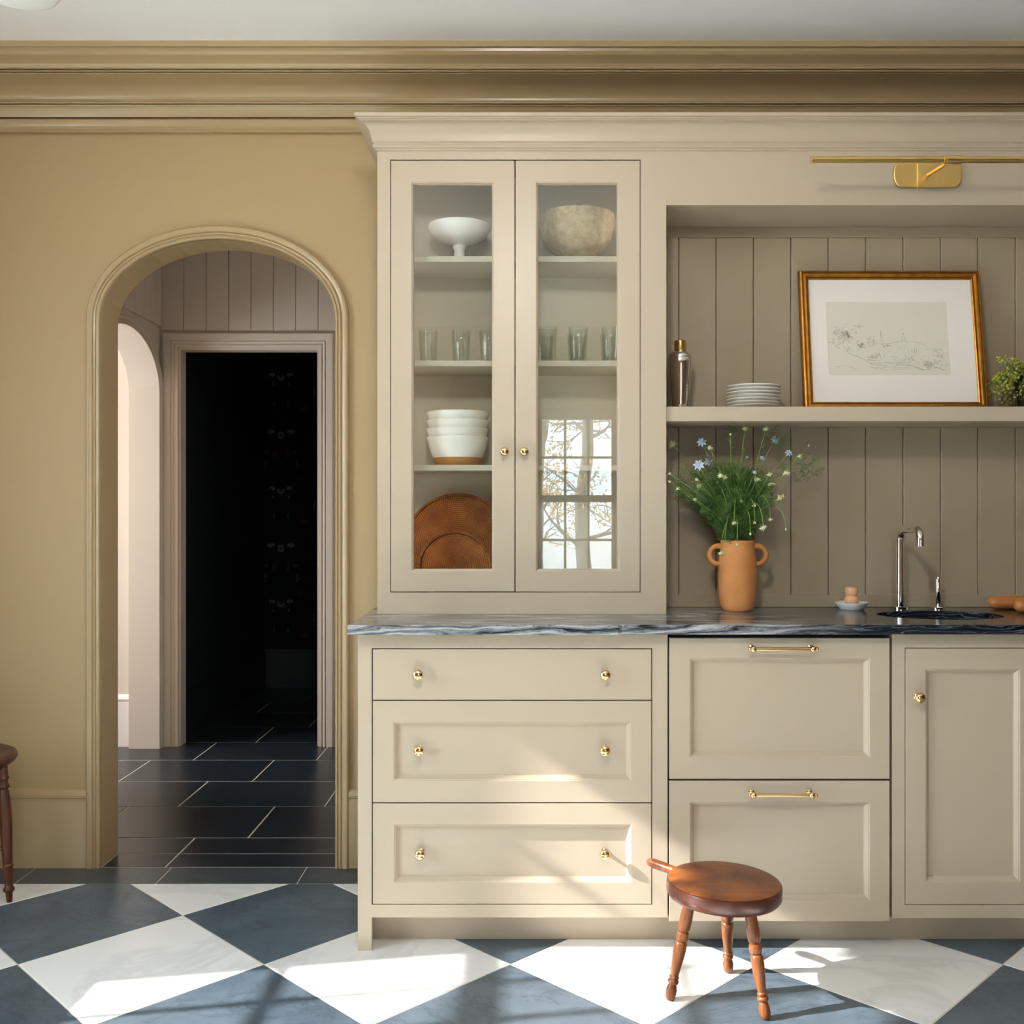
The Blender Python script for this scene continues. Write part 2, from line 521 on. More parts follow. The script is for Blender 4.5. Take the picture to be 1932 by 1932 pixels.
XZ = lambda u, z, t: (u, t, z)                      # wall facing the camera
YZ = lambda u, z, t: (t, u, z)                      # wall along the view
PLAN = lambda a, b, h: (a, b, h)


def arch_pts(uc, a, spring, b, n=26):
    return [(uc - a * math.cos(PI * k / n), spring + b * math.sin(PI * k / n)) for k in range(n + 1)]


# ------------------------------------------------------------------ room shell
def wall_with_windows(name, mp, u0, u1, z1, t0, t1, wins, mat):
    m = MB(); cur = u0
    def b(a, c, d, e):
        m.prism([(a, d), (c, d), (c, e), (a, e)], mp, t0, t1)
    for (a, c, d, e) in sorted(wins):
        b(cur, a, 0, z1); b(a, c, 0, d); b(a, c, e, z1); cur = c
    b(cur, u1, 0, z1)
    return tag(obj(name, m, mat, weld=False), kind='structure')


def window(name, mp, w, t0, t1, tin, label, pane='glass'):
    """mp(u,z,t); t0 inner wall plane, t1 outer plane, tin = direction of the room along t"""
    a, b, c, d = w; s = tin
    m = MB()
    fw = .022
    for q in ((a, a + fw, c, d), (b - fw, b, c, d), (a + fw, b - fw, d - fw, d), (a + fw, b - fw, c, c + fw)):
        m.prism([(q[0], q[2]), (q[1], q[2]), (q[1], q[3]), (q[0], q[3])], mp, t0, t1)
    m.sweep([(a, c), (a, d), (b, d), (b, c)], [(0, t0), (0, t0 + s * .018), (.05, t0 + s * .022), (.07, t0 + s * .018), (.07, t0)], mp, True)
    root = tag(obj(name, m, M['sash'], weld=False), label, kind='structure')
    tm = (t0 + t1) / 2
    a2, b2, c2, d2 = a + fw, b - fw, c + fw, d - fw
    zm = (c2 + d2) / 2
    def bar(nm, u0, u1, z0, z1, th=.012):
        mm = MB().prism([(u0, z0), (u1, z0), (u1, z1), (u0, z1)], mp, tm - th, tm + th)
        obj(nm, mm, M['sash'], root)
    bar('meeting_rail', a2, b2, zm - .03, zm + .03, .018)
    ncol = max(3, round((b - a) / .21)); us = [a2 + (b2 - a2) * k / ncol for k in range(ncol + 1)]
    zs = [c2, c2 + (zm - .03 - c2) / 2, zm - .03, zm + .03, zm + .03 + (d2 - zm - .03) / 2, d2]
    for u in us[1:-1]:
        bar('muntin', u - .010, u + .010, c2, zm - .03); bar('muntin', u - .010, u + .010, zm + .03, d2)
    for z in (zs[1], zs[4]): bar('muntin', a2, b2, z - .010, z + .010)
    for i in range(ncol):
        for (z0, z1) in ((zs[0], zs[1]), (zs[1], zs[2]), (zs[3], zs[4]), (zs[4], zs[5])):
            mm = MB().prism([(us[i], z0), (us[i + 1], z0), (us[i + 1], z1), (us[i], z1)], mp, tm - .0015, tm + .0015)
            obj('pane', mm, M[pane], root)


WT = .14
ARCH = (-1.066, .405, 1.89, .275)
AL, AR = ARCH[0] - ARCH[1], ARCH[0] + ARCH[1]
poly = [(-4.3, 0)] + [(AL, 0)] + arch_pts(*ARCH) + [(AR, 0), (XR, 0), (XR, ZC), (-4.3, ZC)]
tag(obj('wall_back', MB().prism(poly, XZ, YB, YB + WT), M['wall']), kind='structure')
wall_with_windows('wall_left', YZ, YF, YB, ZC, XL - .06, XL, WIN_LEFT, M['wall'])
wall_with_windows('wall_front', XZ, XL - .06, XR, ZC, YF - .06, YF, WIN_FRONT, M['wall'])
tag(obj('wall_right', bx(XR, XR + .06, YF - .06, YB + WT, 0, ZC), M['bounce_damper']), kind='structure')  # dark finish added on this unseen wall to cut bounced light
tag(obj('ceiling', bx(XL - .06, XR + .06, YF - .06, YB + .02, ZC, ZC + .1).box(-4.4, XR + .06, YB + .02, 7.3, ZC, ZC + .1), M['ceil'], weld=False), kind='structure')
window('window_1', YZ, WIN_LEFT[0], XL, XL - .06, 1, 'tall sash window letting the sun in on the left', 'sun_dimmer')
window('added_window', YZ, WIN_LEFT[1], XL, XL - .06, 1, 'unseen sash window added to light the room from the left')
window('window_3', XZ, WIN_FRONT[0], YF, YF - .06, 1, 'sash window mirrored in the right cabinet door', 'dim_glass')

# hallway beyond the arch
HX = -1.925; SARCH = (4.84, .40, 1.845, .275)
poly = [(YB + WT, 0), (SARCH[0] - SARCH[1], 0)] + arch_pts(*SARCH) + [(SARCH[0] + SARCH[1], 0), (5.30, 0), (5.30, ZC), (YB + WT, ZC)]
tag(obj('wall_hallway_left', MB().prism(poly, YZ, HX, HX - .143), M['hall']), kind='structure')
tag(obj('wall_hallway_right', bx(-.55, -.50, YB + WT, 5.30, 0, ZC), M['hall']), kind='structure')
DX0, DX1, DZ = -1.83, -1.09, 2.09
poly = [(-4.3, 0), (DX0, 0), (DX0, DZ), (DX1, DZ), (DX1, 0), (-.3, 0), (-.3, ZC), (-4.3, ZC)]
wh = tag(obj('wall_hallway_back', MB().prism(poly, XZ, 5.30, 5.38), M['hall']), kind='structure')
tag(obj('wall_side_room', bx(-4.36, -4.3, YB, 5.38, 0, ZC), M['side']), kind='structure')
# dark room
tag(obj('wall_dark_back', bx(-1.92, -.3, 7.13, 7.2, 0, ZC), M['paper_wall']), kind='structure')
tag(obj('wall_dark_left', bx(-1.92, -1.86, 5.38, 7.13, 0, ZC), M['black']), kind='structure')
tag(obj('wall_dark_right', bx(-.30, -.24, 5.30, 7.2, 0, ZC), M['black']), kind='structure')
tag(obj('baseboard_dark_back', bx(-1.86, -.3, 7.11, 7.13, 0, .25).box(-1.86, -.3, 7.105, 7.13, .25, .265), M['black']), kind='structure')
tag(obj('baseboard_dark_left', bx(-1.86, -1.84, 5.38, 7.11, 0, .25), M['black']), kind='structure')

# vertical boards in the hallway
x = -1.80 - .1175
while x < -.56:
    x0, x1 = max(x, HX), min(x + .1175, -.55)
    obj('board', bx(x0 + .0012, x1 - .0012, 5.288, 5.30, 2.18, ZC), M['hall'], wh, bevel=.0025)
    x += .1175
wl = bpy.data.objects['wall_hallway_left']; y = YB + WT
while y < 5.28:
    obj('board', bx(HX, HX + .012, y + .0012, min(y + .1175, 5.288) - .0012, 2.20, ZC), M['hall'], wl, bevel=.0025)
    y += .1175

# casings
CAS = [(0, 0), (0, .016), (.003, .020), (.007, .020), (.010, .0145), (.013, .0145), (.015, .019), (.019, .021), (.0225, .015), (.026, .020),
       (.034, .0235), (.041, .0235), (.046, .018), (.046, 0)]
m = MB().sweep([(AL, 0)] + arch_pts(*ARCH, 40) + [(AR, 0)], CAS, lambda u, z, t: (u, YB - t, z))
tag(obj('trim_1', m, M['trim'], smooth=True, sharp=.5), 'ribbed casing around the arched opening', kind='structure')
m = MB().sweep([(SARCH[0] - SARCH[1], 0)] + arch_pts(*SARCH, 30) + [(SARCH[0] + SARCH[1], 0)], CAS, lambda u, z, t: (HX + t, u, z))
tag(obj('trim_2', m, M['hall'], smooth=True, sharp=.5), 'casing of the hallway side arch', kind='structure')
DC = [(0, 0), (0, .014), (.012, .016), (.014, .012), (.020, .012), (.024, .017), (.030, .019), (.034, .013), (.040, .019), (.055, .022), (.070, .024), (.075, .020), (.075, 0)]
m = MB().sweep([(DX0, 0), (DX0, DZ), (DX1, DZ), (DX1, 0)], DC, lambda u, z, t: (u, 5.30 - t, z))
tag(obj('trim_3', m, M['hall'], smooth=True, sharp=.5), 'moulded casing of the dark doorway', kind='structure')
m = MB().sweep([(DX0, 0), (DX0, DZ), (DX1, DZ), (DX1, 0)], [(0, 5.30), (-.012, 5.30), (-.012, 5.38), (0, 5.38)], XZ)
tag(obj('trim_4', m, M['hall']), 'jamb lining of the dark doorway', kind='structure')


def PZ(o, y): return (o, wz(y, YB - o))


# big crown round the kitchen
cr = [(0.0, ZC), (.240, ZC)] + [PZ(*q) for q in [(.240, 87.5), (.224, 88.5), (.221, 96), (.213, 103), (.202, 109), (.190, 114), (.180, 120), (.173, 127), (.173, 129.5), (.158, 130), (.158, 132), (.167, 132.5), (.167, 135), (.150, 135.5), (.150, 137), (.156, 137.5)]]
zA, zB = PZ(.155, 138.5)[1], PZ(.045, 190)[1]
cr += [(.155 - .11 * math.sin(t), zB + (zA - zB) * math.cos(t)) for t in [PI / 2 * k / 10 for k in range(0, 11)]]
cr += [PZ(*q) for q in [(.045, 191), (.056, 191.5), (.056, 195), (.042, 195.5), (.042, 197.5), (.048, 198), (.046, 200), (.038, 200.5), (.034, 204), (.026, 212), (.020, 221), (0, 222.5)]]
loop = [(XL, YF), (XR, YF), (XR, YB), (XL, YB)]
tag(obj('trim_5', MB().sweep(loop, cr, PLAN, True), M['trim'], smooth=True, sharp=.35), 'deep crown moulding under the ceiling', kind='structure')
rl = [PZ(*q) for q in [(0, 223.5), (.024, 224), (.028, 226), (.028, 231), (.024, 238), (.018, 242), (.018, 244), (.022, 245), (.023, 248), (.018, 250), (.008, 251.5), (0, 252)]]
tag(obj('trim_6', MB().sweep(loop, rl, PLAN, True), M['trim'], smooth=True, sharp=.35), 'narrow picture rail below the crown moulding', kind='structure')

BB = [(0, 0), (.016, 0), (.016, .230), (.013, .232), (.013, .238), (.018, .242), (.020, .250), (.014, .262), (.006, .270), (0, .272)]


def baseboard(name, p0, p1, mat):
    tag(obj(name, MB().sweep([p0, p1], BB, PLAN), mat, smooth=True, sharp=.5), kind='structure')


baseboard('baseboard_back', (AL - .046, YB), (XL, YB), M['trim'])
baseboard('baseboard_back', (-.46, YB), (AR + .046, YB), M['trim'])
baseboard('baseboard_left', (XL, YB), (XL, YF), M['trim'])
baseboard('baseboard_front', (-.4, YF), (XR, YF), M['trim'])
baseboard('baseboard_right', (XR, YF), (XR, 2.8), M['trim'])
baseboard('baseboard_hallway_back', (-.55, 5.30), (DX1 + .075, 5.30), M['hall'])
baseboard('baseboard_side_room', (HX - .15, 5.30), (-4.3, 5.30), M['side'])

# warm wooden cupboard by the front wall, mirrored in the left door glass
cu = thing('tall_cupboard', 'tall warm wooden cupboard mirrored in the left door glass', 'cupboard', (-.87, YF + .1, 0))
obj('carcass', bx(-1.12, -.62, YF + .025, YF + .10, .02, 2.34).box(-1.15, -.59, YF + .025, YF + .12, 2.34, 2.46), M['doorwood'], cu, weld=False)
for z_ in (.10, 1.25): obj('door_panel', bx(-1.10, -.78, YF + .10, YF + .105, z_, z_ + 1.0), M['sash'], cu, bevel=.002)

# ------------------------------------------------------------------ floor with tiles
fl = tag(obj('floor', bx(-4.4, XR + .06, YF - .06, 7.3, -.12, -.0016), M['grout']), 'stone tile floor', kind='structure')


def clip(poly, ax, lim, keep_less):
    out = []
    for i in range(len(poly)):
        a, b = poly[i], poly[(i + 1) % len(poly)]
        ia = (a[ax] <= lim) == keep_less or a[ax] == lim; ib = (b[ax] <= lim) == keep_less or b[ax] == lim
        if ia: out.append(a)
        if ia != ib:
            t = (lim - a[ax]) / (b[ax] - a[ax]); out.append((a[0] + (b[0] - a[0]) * t, a[1] + (b[1] - a[1]) * t))
    return out


def tile(poly, mat, jig=.0006):
    if len(poly) < 3: return
    area = abs(sum(poly[i][0] * poly[(i + 1) % len(poly)][1] - poly[(i + 1) % len(poly)][0] * poly[i][1] for i in range(len(poly)))) / 2
    if area < .0008: return
    cx = sum(p[0] for p in poly) / len(poly); cy = sum(p[1] for p in poly) / len(poly)
    h = rnd.uniform(-jig, 0)
    m = MB().prism(poly, lambda a, b, t: (a, b, t), -.006, h)
    obj('tile', m, mat, fl, loc=(cx, cy, 0), bevel=.0012, seg=1)


D, YB1 = .667, 3.331
for j in range(-9, 3):
    cy = 2.736 + .3335 * j * 1.0 + 0.0
    dark = (j % 2 == 1)
    for i in range(-6, 7):
        # j even: white centres at -1.047 + k*D ; j odd: dark centres at -.714 + k*D
        cx = (-1.047 if not dark else -.7135) + i * D
        if cy < YF - D / 2: continue
        g = .0022; hD = D / 2 - g
        p = [(cx - hD, cy), (cx, cy - hD), (cx + hD, cy), (cx, cy + hD)]
        for ax, lim, kl in ((0, XR, True), (0, XL, False), (1, YF, False), (1, YB1 - .0015, True)): p = clip(p, ax, lim, kl)
        if len(p) > 2: tile(p, M['dark_tile'] if dark else M['white_tile'])
# rows below j=-9 to the front wall
for j in range(-15, -9):
    cy = 2.736 + .3335 * j; dark = (j % 2 == 1)
    for i in range(-3, 7):
        cx = (-1.047 if not dark else -.7135) + i * D; hD = D / 2 - .0022
        p = [(cx - hD, cy), (cx, cy - hD), (cx + hD, cy), (cx, cy + hD)]
        for ax, lim, kl in ((0, XR, True), (0, XL, False), (1, YF, False)): p = clip(p, ax, lim, kl)
        if len(p) > 2: tile(p, M['dark_tile'] if dark else M['white_tile'])
x = -1.227 - .466 * 3
while x < -.30:
    tile([(max(x, XL) + .0018, YB1 + .0015), (x + .466 - .0018, YB1 + .0015), (x + .466 - .0018, YB - .006), (max(x, XL) + .0018, YB - .006)], M['border_tile'])
    x += .466
rows = [(3.487, 3.626, -1.251), (3.626, 3.803, -1.251), (3.803, 4.209, -1.052), (4.209, 4.605, -.846), (4.605, 5.001, -1.255), (5.001, 5.389, -1.046), (5.389, 5.784, -.84),
        (5.784, 6.18, -1.25), (6.18, 6.58, -1.05), (6.58, 7.11, -.84)]
for (y0, y1, xj) in rows:
    lo, hi = (AL, AR) if y1 < 3.63 else ((-3.2 if y1 < 5.5 else -1.86), -.55 if y1 < 5.3 else -.3)
    x = xj - .61 * 6
    while x < hi:
        x0, x1 = max(x, lo), min(x + .61, hi)
        if x1 - x0 > .02: tile([(x0 + .003, y0 + .003), (x1 - .003, y0 + .003), (x1 - .003, y1 - .003), (x0 + .003, y1 - .003)], M['hall_tile'])
        x += .61

# ------------------------------------------------------------------ joinery helpers
def knob(cx, y, cz, parent, mat=None, s=1.0):
    mx = Matrix.Translation((cx, y, cz)) @ Matrix.Rotation(PI / 2, 4, 'X') @ Matrix.Scale(s, 4)
    pr = [(0, 0), (.0095, 0), (.0095, .002), (.0065, .0035), (.005, .006), (.0048, .015), (.0075, .018), (.0125, .0215), (.0150, .026), (.0145, .030), (.0115, .0335), (.006, .0355), (0, .036)]
    return obj('knob', MB().lathe(pr, mx, 24), mat or M['brass'], parent, smooth=True, sharp=.9)


def pull(cx0, cx1, y, cz, parent):
    m = MB()
    for s, x in ((-1, cx0), (1, cx1)):
        mx = Matrix.Translation((x, y, cz)) @ Matrix.Rotation(PI / 2, 4, 'X')
        m.lathe([(0, 0), (.0085, 0), (.0085, .002), (.005, .004), (.0045, .018), (.0075, .022), (.0092, .028), (.0075, .034), (.004, .0365), (0, .037)], mx, 20)
        mx2 = Matrix.Translation((x, y - .028, cz)) @ Matrix.Rotation(PI / 2 * s, 4, 'Y')
        m.lathe([(0, .008), (.006, .008), (.0068, .011), (.0055, .014), (0, .015)], mx2, 16)
    m.tube([(cx0, y - .028, cz), (cx1, y - .028, cz)], .0052, 14)
    return obj('pull_handle', m, M['brass'], parent, smooth=True, sharp=.9, weld=False)


def front_ring(x0, x1, z0, z1, i0, i1, k0, k1, y, th, bev, dep):
    """frame of a door or drawer front: outer rectangle, moulded inner opening"""
    R0 = [(x0, z0), (x1, z0), (x1, z1), (x0, z1)]
    def rect(e): return [(i0 + e, k0 + e), (i1 - e, k0 + e), (i1 - e, k1 - e), (i0 + e, k1 - e)]
    rings = [(R0, y + th), (R0, y), (rect(0), y), (rect(.0015), y + .002), (rect(.0035), y + .002), (rect(bev - .0015), y + dep - .002), (rect(bev), y + dep - .002), (rect(bev), y + th)]
    vs = [(u, t, z) for r, t in rings for (u, z) in r]; fs = []
    n = len(rings)
    for a in range(n):
        b = (a + 1) % n
        for k in range(4): fs.append((a * 4 + k, a * 4 + (k + 1) % 4, b * 4 + (k + 1) % 4, b * 4 + k))
    return MB().add(vs, fs)


def panel_front(name, parent, px, y, th=.02, inner=None, bev=.0135, dep=.014, mat=None, glass=False, insy=0):
    """px = (x0,x1,y0,y1) in photograph pixels at distance y"""
    mat = mat or M['cab']
    x0, x1, z1, z0 = wx(px[0], y), wx(px[1], y), wz(px[2], y), wz(px[3], y)
    if inner is None:
        return obj(name, bx(x0, x1, y, y + th, z0, z1), mat, parent, bevel=.0012)
    i0, i1, k1, k0 = wx(inner[0], y), wx(inner[1], y), wz(inner[2], y), wz(inner[3], y)
    fr = obj(name, front_ring(x0, x1, z0, z1, i0, i1, k0, k1, y, th, bev, dep), mat, parent, bevel=.0009)
    e = bev
    if glass:
        obj('glass_pane', bx(i0 + e - .004, i1 - e + .004, y + dep, y + dep + .003, k0 + e - .004, k1 - e + .004), M['glass'], fr)
    else:
        obj('panel', bx(i0 + e - .0005, i1 - e + .0005, y + dep, y + dep + .006, k0 + e - .0005, k1 - e + .0005), mat, fr)
    return fr


# ------------------------------------------------------------------ upper joinery
D1, DN = 3.07, 3.31
UX0, UX1, UXE = wx(712, D1), wx(1257, D1), 2.25
uc = thing('display_cabinet', 'tall putty painted wall cupboard with two glazed doors standing on the marble worktop', 'cabinet', (UX0, D1, .9145))
zt = wz(276, D1)
rl0, rl1 = wz(302, D1) + .0015, wz(1117, D1) - .0015
m = MB()
m.box(UX0, wx(737, D1) - .0012, D1, D1 + .02, .9145, 2.40)
m.box(wx(1208, D1) + .0012, UX1, D1, D1 + .02, .9145, 2.40)
m.box(wx(737, D1) - .0012, wx(1208, D1) + .0012, D1, D1 + .02, rl0, 2.40)
m.box(wx(737, D1) - .0012, wx(1208, D1) + .0012, D1, D1 + .02, .9145, rl1)
m.box(UX1, XR, D1, D1 + .02, wz(387, D1), 2.40)
m.box(UXE, XR, D1, D1 + .02, .9145, wz(387, D1))
obj('face_frame', m, M['cab'], uc, weld=False)
obj('side_panel', bx(UX0, UX0 + .018, D1 + .02, YB, .9145, 2.40), M['cab'], uc)
obj('side_panel', bx(wx(1212, D1), UX1, D1 + .02, DN + .02, .9145, 2.40), M['cab'], uc)
obj('side_panel', bx(UXE, UXE + .03, D1 + .02, DN + .02, .9145, 2.40), M['cab'], uc)
obj('back_panel', bx(UX0 + .018, wx(1212, D1), 3.33, 3.345, .9145, 2.40), M['inner'], uc)
obj('bottom_board', bx(UX0 + .018, wx(1212, D1), D1 + .02, 3.33, .9145, .935), M['inner'], uc)
obj('top_board', bx(UX0 + .018, wx(1212, D1), D1 + .02, 3.33, 2.33, 2.345), M['inner'], uc)
obj('niche_soffit', bx(UX1, UXE, D1 + .02, DN + .01, wz(387, D1), wz(387, D1) + .02), M['cab'], uc)
z0 = 2.333
cc = [(0, 2.322), (.004, 2.322), (.006, 2.327), (.011, 2.3285), (.013, 2.332), (.0125, 2.337), (.010, 2.339), (.010, 2.343), (.014, 2.345)]
for k in range(9):
    t = k / 8; cc.append((.015 + .032 * (1 - math.cos(t * PI / 2)), 2.347 + .050 * math.sin(t * PI / 2)))
cc += [(.047, 2.400), (.052, 2.401), (.0535, 2.4045), (.060, 2.4055), (.060, 2.4155), (0, 2.4155)]
obj('crown_moulding', MB().sweep([(XR, D1), (UX0, D1), (UX0, YB)], [(o, h) for o, h in cc], PLAN), M['cab'], uc, smooth=True, sharp=.35)
for (a, b, kx) in ((738, 970.5, 952), (973, 1207, 989)):
    i0 = a + 38.5; i1 = b - 38.5
    d_ = panel_front('glazed_door', uc, (a, b, 303, 1116), D1, .02, (i0, i1, 343, 1077.5), .0065, .010, glass=True)
    knob(wx(kx, D1), D1, wz(853, D1), d_, s=.92)
SH = [wz(483, 3.11), wz(680, 3.11), wz(877, 3.11)]
for z in SH: obj('shelf', bx(UX0 + .018, wx(1212, D1), 3.11, 3.33, z - .018, z), M['inner'], uc, bevel=.0012)

# unseen fill lamps added behind the door stiles to brighten the shelves
for lx_, rz_ in ((wx(757, D1), 0), (wx(1186, D1), 0)):
    ld = bpy.data.lights.new('cabinet_fill', 'AREA'); ld.shape = 'RECTANGLE'; ld.size = .02; ld.size_y = 1.25; ld.energy = .42; ld.color = (1.0, .93, .84)
    lo_ = bpy.data.objects.new('cabinet_fill', ld); C.objects.link(lo_); lo_.location = (lx_, D1 + .028, 1.66); lo_.rotation_euler = (PI / 2, 0, 0)

# niche panelling
nw = tag(obj('wall_niche', bx(UX1, UXE, DN + .012, DN + .02, .9145, 2.18), M['niche']), 'panelled back of the niche', kind='structure')
xs = [UX1] + [wx(1280.5 + 70.6 * k, DN) for k in range(-1, 30)]
xs = [q for q in xs if q >= UX1 and q < UXE] + [UXE]
xs = sorted(set(round(q, 4) for q in xs))
for a, b in zip(xs[:-1], xs[1:]):
    if b - a > .01: obj('board', bx(a + .0010, b - .0010, DN, DN + .012, .93, 2.14), M['niche'], nw, bevel=.0022)
obj('rail', bx(UX1, UXE, DN - .008, DN + .0, wz(449, DN), 2.157), M['niche'], nw, bevel=.001)
obj('rail', bx(UX1, UXE, DN - .008, DN + .0, .9145, wz(1122, DN)), M['niche'], nw, bevel=.001)

shelf = thing('wall_shelf', 'thick putty painted shelf running across the panelled niche', 'shelf', (1.3, DN, wz(767, D1 + .01)))
SZ = wz(767, D1 + .01)
obj('shelf_board', bx(UX1 + .0015, UXE, D1 + .01, DN - .0005, SZ - .045, SZ), M['cab'], shelf, bevel=.0015)

# ------------------------------------------------------------------ base cabinets
D0 = 2.82
bc = thing('drawer_cabinet', 'putty painted base cabinet with three drawers and gold knobs left of the stool', 'cabinet', (wx(675, D0), D0, 0))
BX0, BX1 = wx(675, D0), wx(1259.5, D0)
m = MB()
m.box(BX0, wx(702, D0) - .0012, D0, D0 + .02, 0, .8865)
m.box(wx(1230, D0) + .0012, BX1, D0, D0 + .02, wz(1731, D0), .8865)
m.box(wx(702, D0) - .0012, wx(1230, D0) + .0012, D0, D0 + .02, wz(1223, D0), .8865)
m.box(wx(702, D0) - .0012, wx(1230, D0) + .0012, D0, D0 + .02, wz(1731, D0), wz(1707, D0))
obj('face_frame', m, M['cab'], bc, weld=False)
obj('side_panel', bx(BX0, BX0 + .018, D0 + .02, YB, 0, .8865), M['cab'], bc)
obj('side_panel', bx(BX1 - .02, BX1 - .002, D0 + .02, YB - .002, .09, .8865), M['cab'], bc)
obj('bottom_board', bx(BX0 + .018, BX1 - .02, D0 + .02, YB, wz(1731, D0), wz(1731, D0) + .018), M['cab'], bc)
obj('toe_kick', bx(BX0 + .018, BX1, 2.897, 2.912, 0, wz(1731, D0)), M['cab'], bc)
obj('gap_shade_sheet', bx(BX0 + .03, BX1 - .03, D0 + .03, D0 + .036, .12, .87), M['shadowgap'], bc)  # dark sheet in place of the shade behind the drawer gaps
dw = panel_front('drawer', bc, (703.5, 1229, 1225, 1320.5), D0)
for kx in (790, 1141): knob(wx(kx, D0), D0, wz(1271, D0), dw)
dw = panel_front('drawer', bc, (703.5, 1229, 1322.5, 1513.5), D0, inner=(742.5, 1190.6, 1362, 1473), bev=.0135)
for kx in (791, 1141): knob(wx(kx, D0), D0 + .014, wz(1415, D0), dw)
dw = panel_front('drawer', bc, (703.5, 1229, 1516, 1705.5), D0, inner=(743.5, 1190.6, 1556, 1665), bev=.0135)
for kx in (793, 1141): knob(wx(kx, D0), D0 + .014, wz(1610, D0), dw)

ap = thing('drawer_appliance', 'built-in appliance behind two deep panelled drawers with bar handles, behind the stool', 'appliance', (wx(1262, D0), D0, 0))
AX0, AX1 = wx(1263, D0), wx(1680, D0)
obj('housing', bx(AX0 + .004, AX1 - .004, D0 + .022, YB - .03, .075, .884), M['shadowgap'], ap)
obj('toe_kick', bx(BX1, AX1 + .004, 2.898, 2.912, 0, .075), M['cab'], ap)
dw = panel_front('drawer_front', ap, (1263, 1678.5, 1204, 1469.5), D0 - .004, .022, (1302, 1641, 1242, 1429), .0135, .014)
pull(wx(1417, D0), wx(1528, D0), D0 - .004, wz(1222, D0), dw)
dw = panel_front('drawer_front', ap, (1263, 1678.5, 1473.5, 1738), D0 - .004, .022, (1302, 1641, 1513.5, 1698.5), .0135, .014)
pull(wx(1417, D0), wx(1526, D0), D0 - .004, wz(1494.5, D0), dw)

sc = thing('sink_cabinet', 'putty painted base cabinet with tall panelled doors under the sink', 'cabinet', (wx(1683, D0), D0, 0))
SX0 = wx(1683, D0); SX1 = 2.2
m = MB()
m.box(SX0, wx(1707, D0), D0, D0 + .02, wz(1732, D0), .8865)
m.box(wx(2218, D0), SX1, D0, D0 + .02, wz(1732, D0), .8865)
m.box(wx(1707, D0), wx(2218, D0), D0, D0 + .02, wz(1222, D0), .8865)
m.box(wx(1707, D0), wx(2218, D0), D0, D0 + .02, wz(1732, D0), wz(1707.5, D0))
m.box(SX1, XR, D0, D0 + .02, wz(1732, D0), .8865)
obj('face_frame', m, M['cab'], sc, weld=False)
obj('side_panel', bx(SX0, SX0 + .018, D0 + .02, YB, .09, .8865), M['cab'], sc)
obj('bottom_board', bx(SX0 + .018, XR, D0 + .02, YB, wz(1732, D0), wz(1732, D0) + .018), M['cab'], sc)
obj('toe_kick', bx(AX1 + .004, XR, 2.897, 2.912, 0, wz(1732, D0)), M['cab'], sc)
obj('door_shade_sheet', bx(SX0 + .03, 2.15, D0 + .03, D0 + .036, .12, .87), M['shadowgap'], sc)  # dark sheet that paints the shade seen between the doors
d_ = panel_front('door', sc, (1708.5, 1962, 1223.5, 1706), D0, inner=(1746.6, 1924.5, 1262.5, 1664), bev=.0135)
knob(wx(1730, D0), D0, wz(1314, D0), d_)
d_ = panel_front('door', sc, (1964, 2217, 1223.5, 1706), D0, inner=(2002, 2180, 1262.5, 1664), bev=.0135)
knob(wx(2196, D0), D0, wz(1314, D0), d_)

# ------------------------------------------------------------------ worktop and sink
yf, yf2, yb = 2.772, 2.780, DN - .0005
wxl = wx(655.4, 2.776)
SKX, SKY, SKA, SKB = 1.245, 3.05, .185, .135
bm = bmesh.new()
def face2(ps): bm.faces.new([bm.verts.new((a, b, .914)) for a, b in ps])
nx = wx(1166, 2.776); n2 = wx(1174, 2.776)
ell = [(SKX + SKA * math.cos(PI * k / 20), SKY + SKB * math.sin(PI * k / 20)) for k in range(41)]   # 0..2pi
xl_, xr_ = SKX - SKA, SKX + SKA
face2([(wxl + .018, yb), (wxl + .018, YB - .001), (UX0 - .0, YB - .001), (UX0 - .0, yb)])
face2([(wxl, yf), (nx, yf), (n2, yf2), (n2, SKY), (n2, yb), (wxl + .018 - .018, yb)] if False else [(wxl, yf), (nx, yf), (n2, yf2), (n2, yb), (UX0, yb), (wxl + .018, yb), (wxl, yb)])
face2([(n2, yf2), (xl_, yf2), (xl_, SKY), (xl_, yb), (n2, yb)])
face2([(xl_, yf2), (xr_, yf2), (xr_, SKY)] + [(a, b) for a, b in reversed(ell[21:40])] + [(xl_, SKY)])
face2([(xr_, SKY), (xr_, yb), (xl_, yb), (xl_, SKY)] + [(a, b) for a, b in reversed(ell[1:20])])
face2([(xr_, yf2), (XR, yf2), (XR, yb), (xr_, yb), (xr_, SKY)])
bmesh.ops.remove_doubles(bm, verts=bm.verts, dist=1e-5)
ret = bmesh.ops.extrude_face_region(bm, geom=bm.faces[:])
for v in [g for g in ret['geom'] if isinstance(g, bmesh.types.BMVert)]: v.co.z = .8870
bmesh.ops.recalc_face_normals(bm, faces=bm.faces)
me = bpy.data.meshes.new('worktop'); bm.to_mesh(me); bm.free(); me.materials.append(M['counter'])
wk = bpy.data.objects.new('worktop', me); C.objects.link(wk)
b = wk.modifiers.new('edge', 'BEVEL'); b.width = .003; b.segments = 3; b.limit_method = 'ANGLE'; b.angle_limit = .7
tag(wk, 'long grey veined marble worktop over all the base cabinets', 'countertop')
pr = [(.0, .745), (.5, .745), (.78, .752), (.93, .775), (1.0, .82), (1.03, .8868), (1.10, .8868), (1.10, .880), (1.06, .80), (.95, .75), (.8, .735), (0, .735)]
sk = obj('sink', MB().lathe([(r, z) for r, z in pr], Matrix.Translation((SKX, SKY, 0)) @ Matrix.Diagonal((SKA, SKB, 1, 1)), 40), M['counter'], smooth=True)
tag(sk, 'oval undermount sink cut into the dark marble worktop', 'sink')
